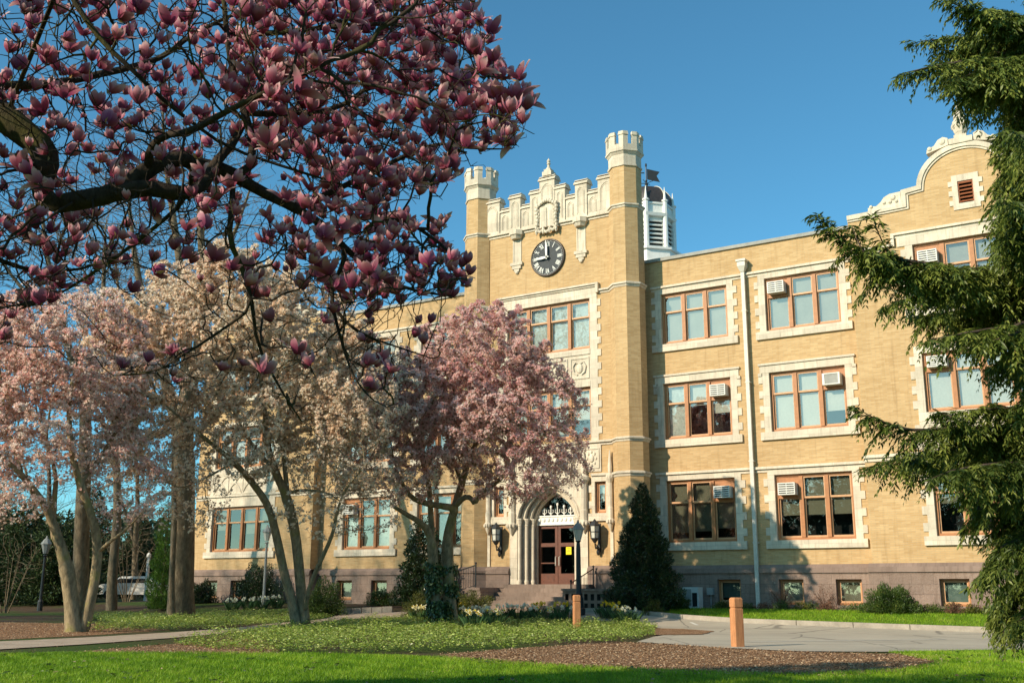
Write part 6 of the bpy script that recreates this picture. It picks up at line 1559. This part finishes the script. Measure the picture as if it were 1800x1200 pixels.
shrub('round_shrub', 'small yellowish shrub left of the ivy clad trunk', 'shrub', gp(740, 1084, -6.8), .85, .7, 1.05, 8000, .05, M['box'], group='shrubs by the entrance')
shrub('round_shrub', 'low dark green shrub against the wall left of the holly', 'shrub', gp(672, 1066, -2.2), 1.0, .7, .85, 7000, .055, M['shrub'], group='shrubs by the entrance')
shrub('round_shrub', 'large dark green mound shrub behind the cream magnolia', 'shrub', gp(568, 1082, -6.5), 1.15, 1.0, 1.5, 11000, .07, M['shrub'], group='shrubs by the entrance')
shrub('round_shrub', 'dark shrub behind the slim lamp post', 'shrub', gp(450, 1062, -2.0), 1.6, .9, 2.1, 11000, .09, M['holly'])
shrub('round_shrub', 'dark low shrub at the foot of the left wing behind the thick trunk', 'shrub', gp(352, 1066, -2.2), 1.0, .8, 1.3, 7000, .08, M['holly'])
shrub('round_shrub', 'bushy dark green yew against the brownstone wall under the curved gable', 'shrub', gp(1568, 1084, -2.6), 1.02, .8, 1.05, 11000, .085, M['shrub'], up=.5, width=.3)
shrub('round_shrub', 'small yellow green bush at the foot of the conical evergreen', 'shrub', gp(1148, 1070, -4.4), .46, .45, .55, 4200, .05, M['box'])
shrub('round_shrub', 'small green bush in front of the condenser unit', 'shrub', gp(1192, 1066, -2.2), .55, .5, .85, 4200, .055, M['shrub'])
for px, lab in ((1375, 'dry reddish bush below the basement window right of the downspout'), (1450, 'dry brown bush between two basement windows')):
    shrub('dry_bush', lab, 'bush', gp(px, 1066, -.95), .62, .4, .95, 1500, .05, M['brownleaf'], up=.6, width=.3)
for i in range(16):
    px = 1255+i*30+rng.normal()*7
    if 1525 < px < 1615: continue
    gw_ = 'leftmost' if i == 0 else None
    shrub('border_plant', 'small low border plant in the row along the foot of the brownstone wall', 'plant', gp(px, 1074, -1.35-.3*rng.random()), .34+.12*rng.random(), .26, .26+.14*rng.random(), 800, .05, M[['shrub', 'box', 'shrub', 'brownleaf'][i % 4]], group='border plants along the wall', stems=False)
for i in range(6):
    shrub('border_plant', 'small low tuft of leaves along the sunny foot of the brownstone wall under the gable', 'plant', gp(1612+i*33, 1080, -2.3-.3*rng.random()), .36, .28, .30+.1*rng.random(), 900, .055, M[['box', 'shrub', 'brownleaf'][i % 3]], group='tufts along the sunny wall', stems=False)
shrub('arborvitae', 'bright green arborvitae left of the thick bare trunk', 'evergreen', tuple(on_ground(283, 1072)), .85, .85, 5.2, 14000, .10, M['thuja'], 'column', None, .6, .3, .3)

# ------------------------------------------------------------------ far left: dark evergreens, thicket, parked car
M['fargreen'] = leafy('far_evergreen_needles', (.012, .026, .010), (.050, .080, .022), .15, .5, .3, (.10, .12, .035))
for k, (px, d, rx, h, lab) in enumerate(((30, 60, 3.6, 5.6, 'broad dark evergreen at the left edge behind the lawn'), (95, 58, 2.2, 5.0, 'dark evergreen beside the peaked lamp'), (-40, 66, 4.0, 7.0, 'tall evergreen cut off by the left edge'), (150, 74, 3.2, 8.0, 'green conifer rising behind the forked magnolia'), (235, 78, 2.6, 6.5, 'dark conifer behind the slender sunlit trunk'))):
    q = at_depth(px, 1050, d); shrub('dark_conifer', lab, 'conifer', (q[0], q[1], float(gz(q[0], q[1]))), rx, rx, h, 11000, .26, M['fargreen'], 'cone' if k in (0, 3, 4) else 'column', 'conifers beyond the lawn at the left', .1, .34, .35)
for px, d, lab in ((10, 52, 'leafless bushy thicket at the left edge'), (222, 58, 'leafless shrub in front of the white car'), (60, 64, 'leafless thicket between the far conifers')):
    q = at_depth(px, 1060, d); q[2] = float(gz(q[0], q[1])); sk = Skel(); 
    for j in range(9):
        a = rng.random()*6.28; sk.limb([q+np.array([.15*math.cos(a), .15*math.sin(a), -.05]), q+np.array([.6*math.cos(a), .6*math.sin(a), 1.2]), q+np.array([1.1*math.cos(a), 1.1*math.sin(a), 2.6])], [.03, .02, .008], .25, attach=False, smooth=0)
    sk.grow(blob_points([(q+np.array([0, 0, 2.4]), (1.9, 1.9, 1.7))], 900), .22, 2, .35, 50, jit=.25, keep=.3); sk.finish(.007); t = thing('leafless_bush', lab, 'bush', q, 'leafless bushes at the far left'); sk.mesh('stems', M['bark_bare'], t)
def far_wood():
    """a far belt of trees closing the horizon"""
    C_ = []
    for k in range(90):
        a = -1.35+1.75*k/90; R_ = 190+40*rng.random(); x, y = CAM[0]+R_*math.sin(a-.2), CAM[1]+R_*math.cos(a-.2)
        h = 9+9*rng.random(); r = 4+3*rng.random(); n = 460; u = norm(rng.normal(size=(n, 3))); C_.append(np.array([x, y, h*.55])+u*(rng.random((n, 1))**.4)*np.array([r, r, h*.5]))
    C_ = np.concatenate(C_); o = leaves(C_, rng.normal(size=C_.shape), 1.5, .6, np.clip(.4+rng.normal(size=len(C_))*.2, 0, 1), 'far_wood', M['fargreen']); tag(o, 'far belt of trees along the horizon', 'wood', kind='stuff')
far_wood()
def near_wood():
    C_ = []
    for k in range(46):
        a = math.pi*(.62+1.05*k/46); R_ = 78+22*rng.random(); x, y = XC+6+R_*math.sin(-a+math.pi*1.0)*-1, -8-abs(R_*math.cos(a))*1.0-8
        x = XC-70+150*k/46; y = -92-16*rng.random()
        h = 12+7*rng.random(); r = 3.5+2*rng.random(); n = 900; u = norm(rng.normal(size=(n, 3))); C_.append(np.array([x, y, h*.55])+u*(rng.random((n, 1))**.4)*np.array([r, r, h*.5]))
    C_ = np.concatenate(C_); o = leaves(C_, rng.normal(size=C_.shape), 1.0, .6, np.clip(.4+rng.normal(size=len(C_))*.2, 0, 1), 'wood_behind', M['fargreen']); tag(o, 'wood across the lawn facing the building', 'wood', kind='stuff')
near_wood()
for lab, px_, d_, ry_ in (('bare tree with fine pale twigs at the far left edge', -20, 62, 260), ('bare tree with fine twigs rising behind the white car', 235, 68, 300), ('bare tree with fine twigs behind the peaked lamp', 80, 66, 280)):
    bare_tree(lab, None, .2, [([(px_, 1062), (px_+3, 960), (px_+8, 860), (px_+2, 760)], [.2, .17, .13, .08]), ([(px_+3, 960), (px_-30, 850), (px_-50, 760)], [.12, .08, .04])], [(px_, 840, 90, 150, 0, 3), (px_, 1060-ry_*1.6, 80, 120, 0, 3)], 4200, .36, d_, tipr=.011)
for (x_, y_, h_, r_), lab in (((-11.0, -37.6, 9.0, 1.8), 'dense evergreen out of view left of the near magnolia'), ((-9.7, -40.6, 9.4, 1.9), 'dense evergreen out of view beside the photographer'), ((-12.4, -40.6, 8.6, 1.8), 'dense evergreen out of view farther left of the near magnolia'), ((-10.6, -44.2, 10.0, 2.1), 'dense evergreen out of view behind the photographer')):
    shrub('dark_conifer', lab, 'conifer', (x_, y_, 0), r_, r_, h_, 9000, .30, M['fargreen'], 'column', 'evergreens beside the viewpoint', .1, .45, .3)
def shade_tree(p, H, r, label, natt):
    p = np.array(p, float); t = thing('bare_tree', label, 'bare tree', p, 'tall bare trees beside the lawn'); sk = Skel(); sk.limb([p, p+[0, 0, H*.3], p+[.3, .2, H*.55]], [.45, .36, .25], .7)
    sk.grow(blob_points([(p+np.array([0, 0, H*.74]), (r, r, H*.26))], natt), .7, 6, 1.0, 70, bias=(0, 0, .15), jit=.15, keep=.4); sk.finish(.02); sk.spurs(np.repeat(np.where(sk.R < .04)[0], 2), 1.0, .016, .2)
    big = sk.R > .15; sk.mesh('trunk', M['bark_bare'], t, sel=big); sk.mesh('branches', M['bark_bare'], t, sel=~big, thick=.05)
shade_tree((-56, -43, 0), 30, 7.5, 'tall bare tree out of view far beyond the left edge', 3800)
shade_tree((-47, -40, 0), 27, 6.0, 'tall bare tree out of view beside the path at the left', 3000)
def car(q, yaw, label):
    t = thing('parked_car', label, 'car', q); c, s = math.cos(yaw), math.sin(yaw); u = np.array([c, s, 0]); v = np.array([-s, c, 0]); q = np.array(q, float)
    side = [(-2.2, .35), (-2.22, .75), (-1.9, .95), (-1.35, 1.0), (-.85, 1.42), (.7, 1.45), (1.35, 1.0), (2.1, .85), (2.2, .55), (2.15, .32)]
    def ext(P, w0, mat, name, wt=None):
        mb = MB(); n = len(P); V = [q+u*x-v*(w0 if z < 1.05 or wt is None else wt)+np.array([0, 0, z]) for x, z in P]+[q+u*x+v*(w0 if z < 1.05 or wt is None else wt)+np.array([0, 0, z]) for x, z in P]
        mb.add(V, [list(range(n)), list(range(2*n-1, n-1, -1))]+[(j, i, i+n, j+n) for i in range(n) for j in [(i+1) % n]]); return mb.build(name, mat, t)
    ext(side, .86, M['white'], 'body', .70); ext([(-1.22, 1.03), (-.80, 1.37), (.64, 1.39), (1.2, 1.03)], .868, M['dark'], 'side_window', .715)
    for x in (-1.4, 1.4):
        for w in (-.78, .78):
            mb = MB(); p0 = q+u*x+v*w+np.array([0, 0, .32]); mb.tube([p0-v*.1, p0+v*.1], .32, 14); wh = mb.build('wheel', M['black'], t)
            mb = MB(); mb.tube([p0-v*.105, p0+v*.105], .18, 10); mb.build('rim', M['acw'], wh)
q = at_depth(236, 1062, 66); car((q[0], q[1], float(gz(q[0], q[1]))), .75, 'white car parked far behind the leafless shrub at the left')
q = at_depth(254, 1072, 60); t = thing('white_post', 'thin white post beside the bright arborvitae', 'post', (q[0], q[1], float(gz(q[0], q[1])))); b = MB(); b.lathe(q[0], q[1], [(.11, .3), (.09, 2.9), (.13, 2.95), (.13, 3.1), (.02, 3.2)], 10); b.build('shaft', M['white'], t)

# ------------------------------------------------------------------ daffodils in clumps
M['daf_leaf'] = leafy('daffodil_leaf', (.03, .075, .025), (.08, .16, .05), .25, .45, .4)
M['pet_w'] = leafy('white_tepal', (.74, .72, .58), (.84, .82, .74), .3, .6, .2); M['pet_c'] = leafy('cream_tepal', (.78, .72, .42), (.84, .80, .56), .3, .6, .2); M['pet_y'] = leafy('yellow_tepal', (.75, .48, .02), (.85, .62, .04), .3, .6, .2)
def daf_proto(mat, trumpet):
    V, F, tt = [], [], []
    for k in range(6):
        a = 2*math.pi*k/6; r = np.array([0, math.cos(a), math.sin(a)]); s_ = np.array([0, -math.sin(a), math.cos(a)]); b = len(V)
        V += [r*.006, r*.024+s_*.013+np.array([.004, 0, 0]), r*.046-np.array([.004, 0, 0]), r*.024-s_*.013+np.array([.004, 0, 0])]; F.append([b, b+1, b+2, b+3]); tt.append(.5)
    for k in range(8):
        a, c = 2*math.pi*k/8, 2*math.pi*(k+1)/8; b = len(V); V += [np.array([0, .011*math.cos(a), .011*math.sin(a)]), np.array([0, .011*math.cos(c), .011*math.sin(c)]), np.array([.026, .017*math.cos(c), .017*math.sin(c)]), np.array([.026, .017*math.cos(a), .017*math.sin(a)])]; F.append([b, b+1, b+2, b+3]); tt.append(1.0)
    o = raw_mesh('flower', np.array(V)*1.5, np.array(F), [M[mat], M[trumpet]], tint=tt, matidx=[0]*6+[1]*8); me = o.data; bpy.data.objects.remove(o); return me
DP = {'w': daf_proto('pet_w', 'pet_c'), 'c': daf_proto('pet_c', 'pet_y'), 'y': daf_proto('pet_y', 'pet_y')}
CL = [(408, 1074, 'w', 9), (436, 1072, 'w', 10), (462, 1070, 'w', 9), (487, 1068, 'w', 6), (735, 1092, 'c', 9), (762, 1092, 'w', 4), (806, 1086, 'y', 4), (822, 1094, 'w', 7), (846, 1096, 'w', 7), (862, 1092, 'c', 4),
      (834, 1106, 'c', 9), (872, 1104, 'c', 8), (888, 1088, 'w', 9), (912, 1088, 'w', 9), (936, 1092, 'w', 7), (946, 1084, 'y', 7), (958, 1096, 'c', 7), (986, 1086, 'y', 7), (1000, 1094, 'w', 5), (1062, 1086, 'y', 4), (1076, 1088, 'y', 4), (1092, 1094, 'c', 9), (1110, 1096, 'w', 5)]
WHERE = ['leftmost of the white clumps before the slim lamp post', 'second white clump before the slim lamp post', 'white clump at the foot of the slim lamp post', 'small white clump nearest the cream magnolia', 'cream clump just left of the ivy clad trunk', 'white clump touching the ivy clad trunk on its left', 'yellow clump just right of the ivy clad trunk',
         'white clump in front of the clipped hedge shrub', 'white clump at the right end of the clipped hedge shrub', 'small cream clump left of the steps', 'large low cream clump nearest the lawn', 'cream clump right of the low cream one', 'first white clump in front of the steps', 'second white clump in front of the steps', 'white clump at the middle of the steps', 'tall yellow clump at the middle of the steps', 'cream clump in front of the yellow ones',
         'yellow clump just left of the ivy bed bollard', 'white clump touching the ivy bed bollard on its left', 'yellow clump right of the ivy bed bollard', 'second yellow clump right of the ivy bed bollard', 'cream clump near the tip of the ivy bed', 'rightmost white clump at the tip of the ivy bed']
CNAME = {'w': 'white', 'c': 'cream', 'y': 'yellow'}
for (px, py, kd, nf), wh in zip(CL, WHERE):
    g = G(px, py); n = 70; t = thing('daffodil_clump', 'daffodils: '+wh, 'daffodils', g, 'daffodil clumps in the beds'); a = rng.random(n)*6.28; r = .24*rng.random(n)**.5; B = g+np.column_stack([r*np.cos(a), r*np.sin(a), np.zeros(n)]); T = np.column_stack([np.cos(a+1.57), np.sin(a+1.57), 0*a])*.009
    h = .34+.14*rng.random(n); mid = B+np.column_stack([.10*np.cos(a)*h/.4, .10*np.sin(a)*h/.4, h*.62]); tip_ = B+np.column_stack([.24*np.cos(a)*h/.4, .24*np.sin(a)*h/.4, h])+rng.normal(size=(n, 3))*.02
    V = np.stack([B-T, B+T, mid+T*.9, tip_, mid-T*.9], 1).reshape(-1, 3); raw_mesh('leaves', V, np.arange(n*5).reshape(-1, 5), M['daf_leaf'], t, tint=rng.random(n))
    sb = MB()
    for j in range(int(nf*1.6)):
        a_ = rng.random()*6.28; r_ = .24*rng.random()**.5; hh = .43+.15*rng.random(); p0 = g+np.array([r_*math.cos(a_), r_*math.sin(a_), 0]); p1 = p0+np.array([.06*math.cos(a_), .06*math.sin(a_), hh]); sb.tube([p0, p1], .005, 4)
        o = bpy.data.objects.new('flower', DP[kd]); COL.objects.link(o); o.parent = t; o.location = Vector(p1-g); o.rotation_euler = (rng.random()*6.28, rng.normal()*.35+.1, math.atan2(-CF[1], -CF[0])+rng.normal()*.9); sc_ = .9+.35*rng.random(); o.scale = (sc_,)*3
    sb.build('stalks', M['daf_leaf'], t)
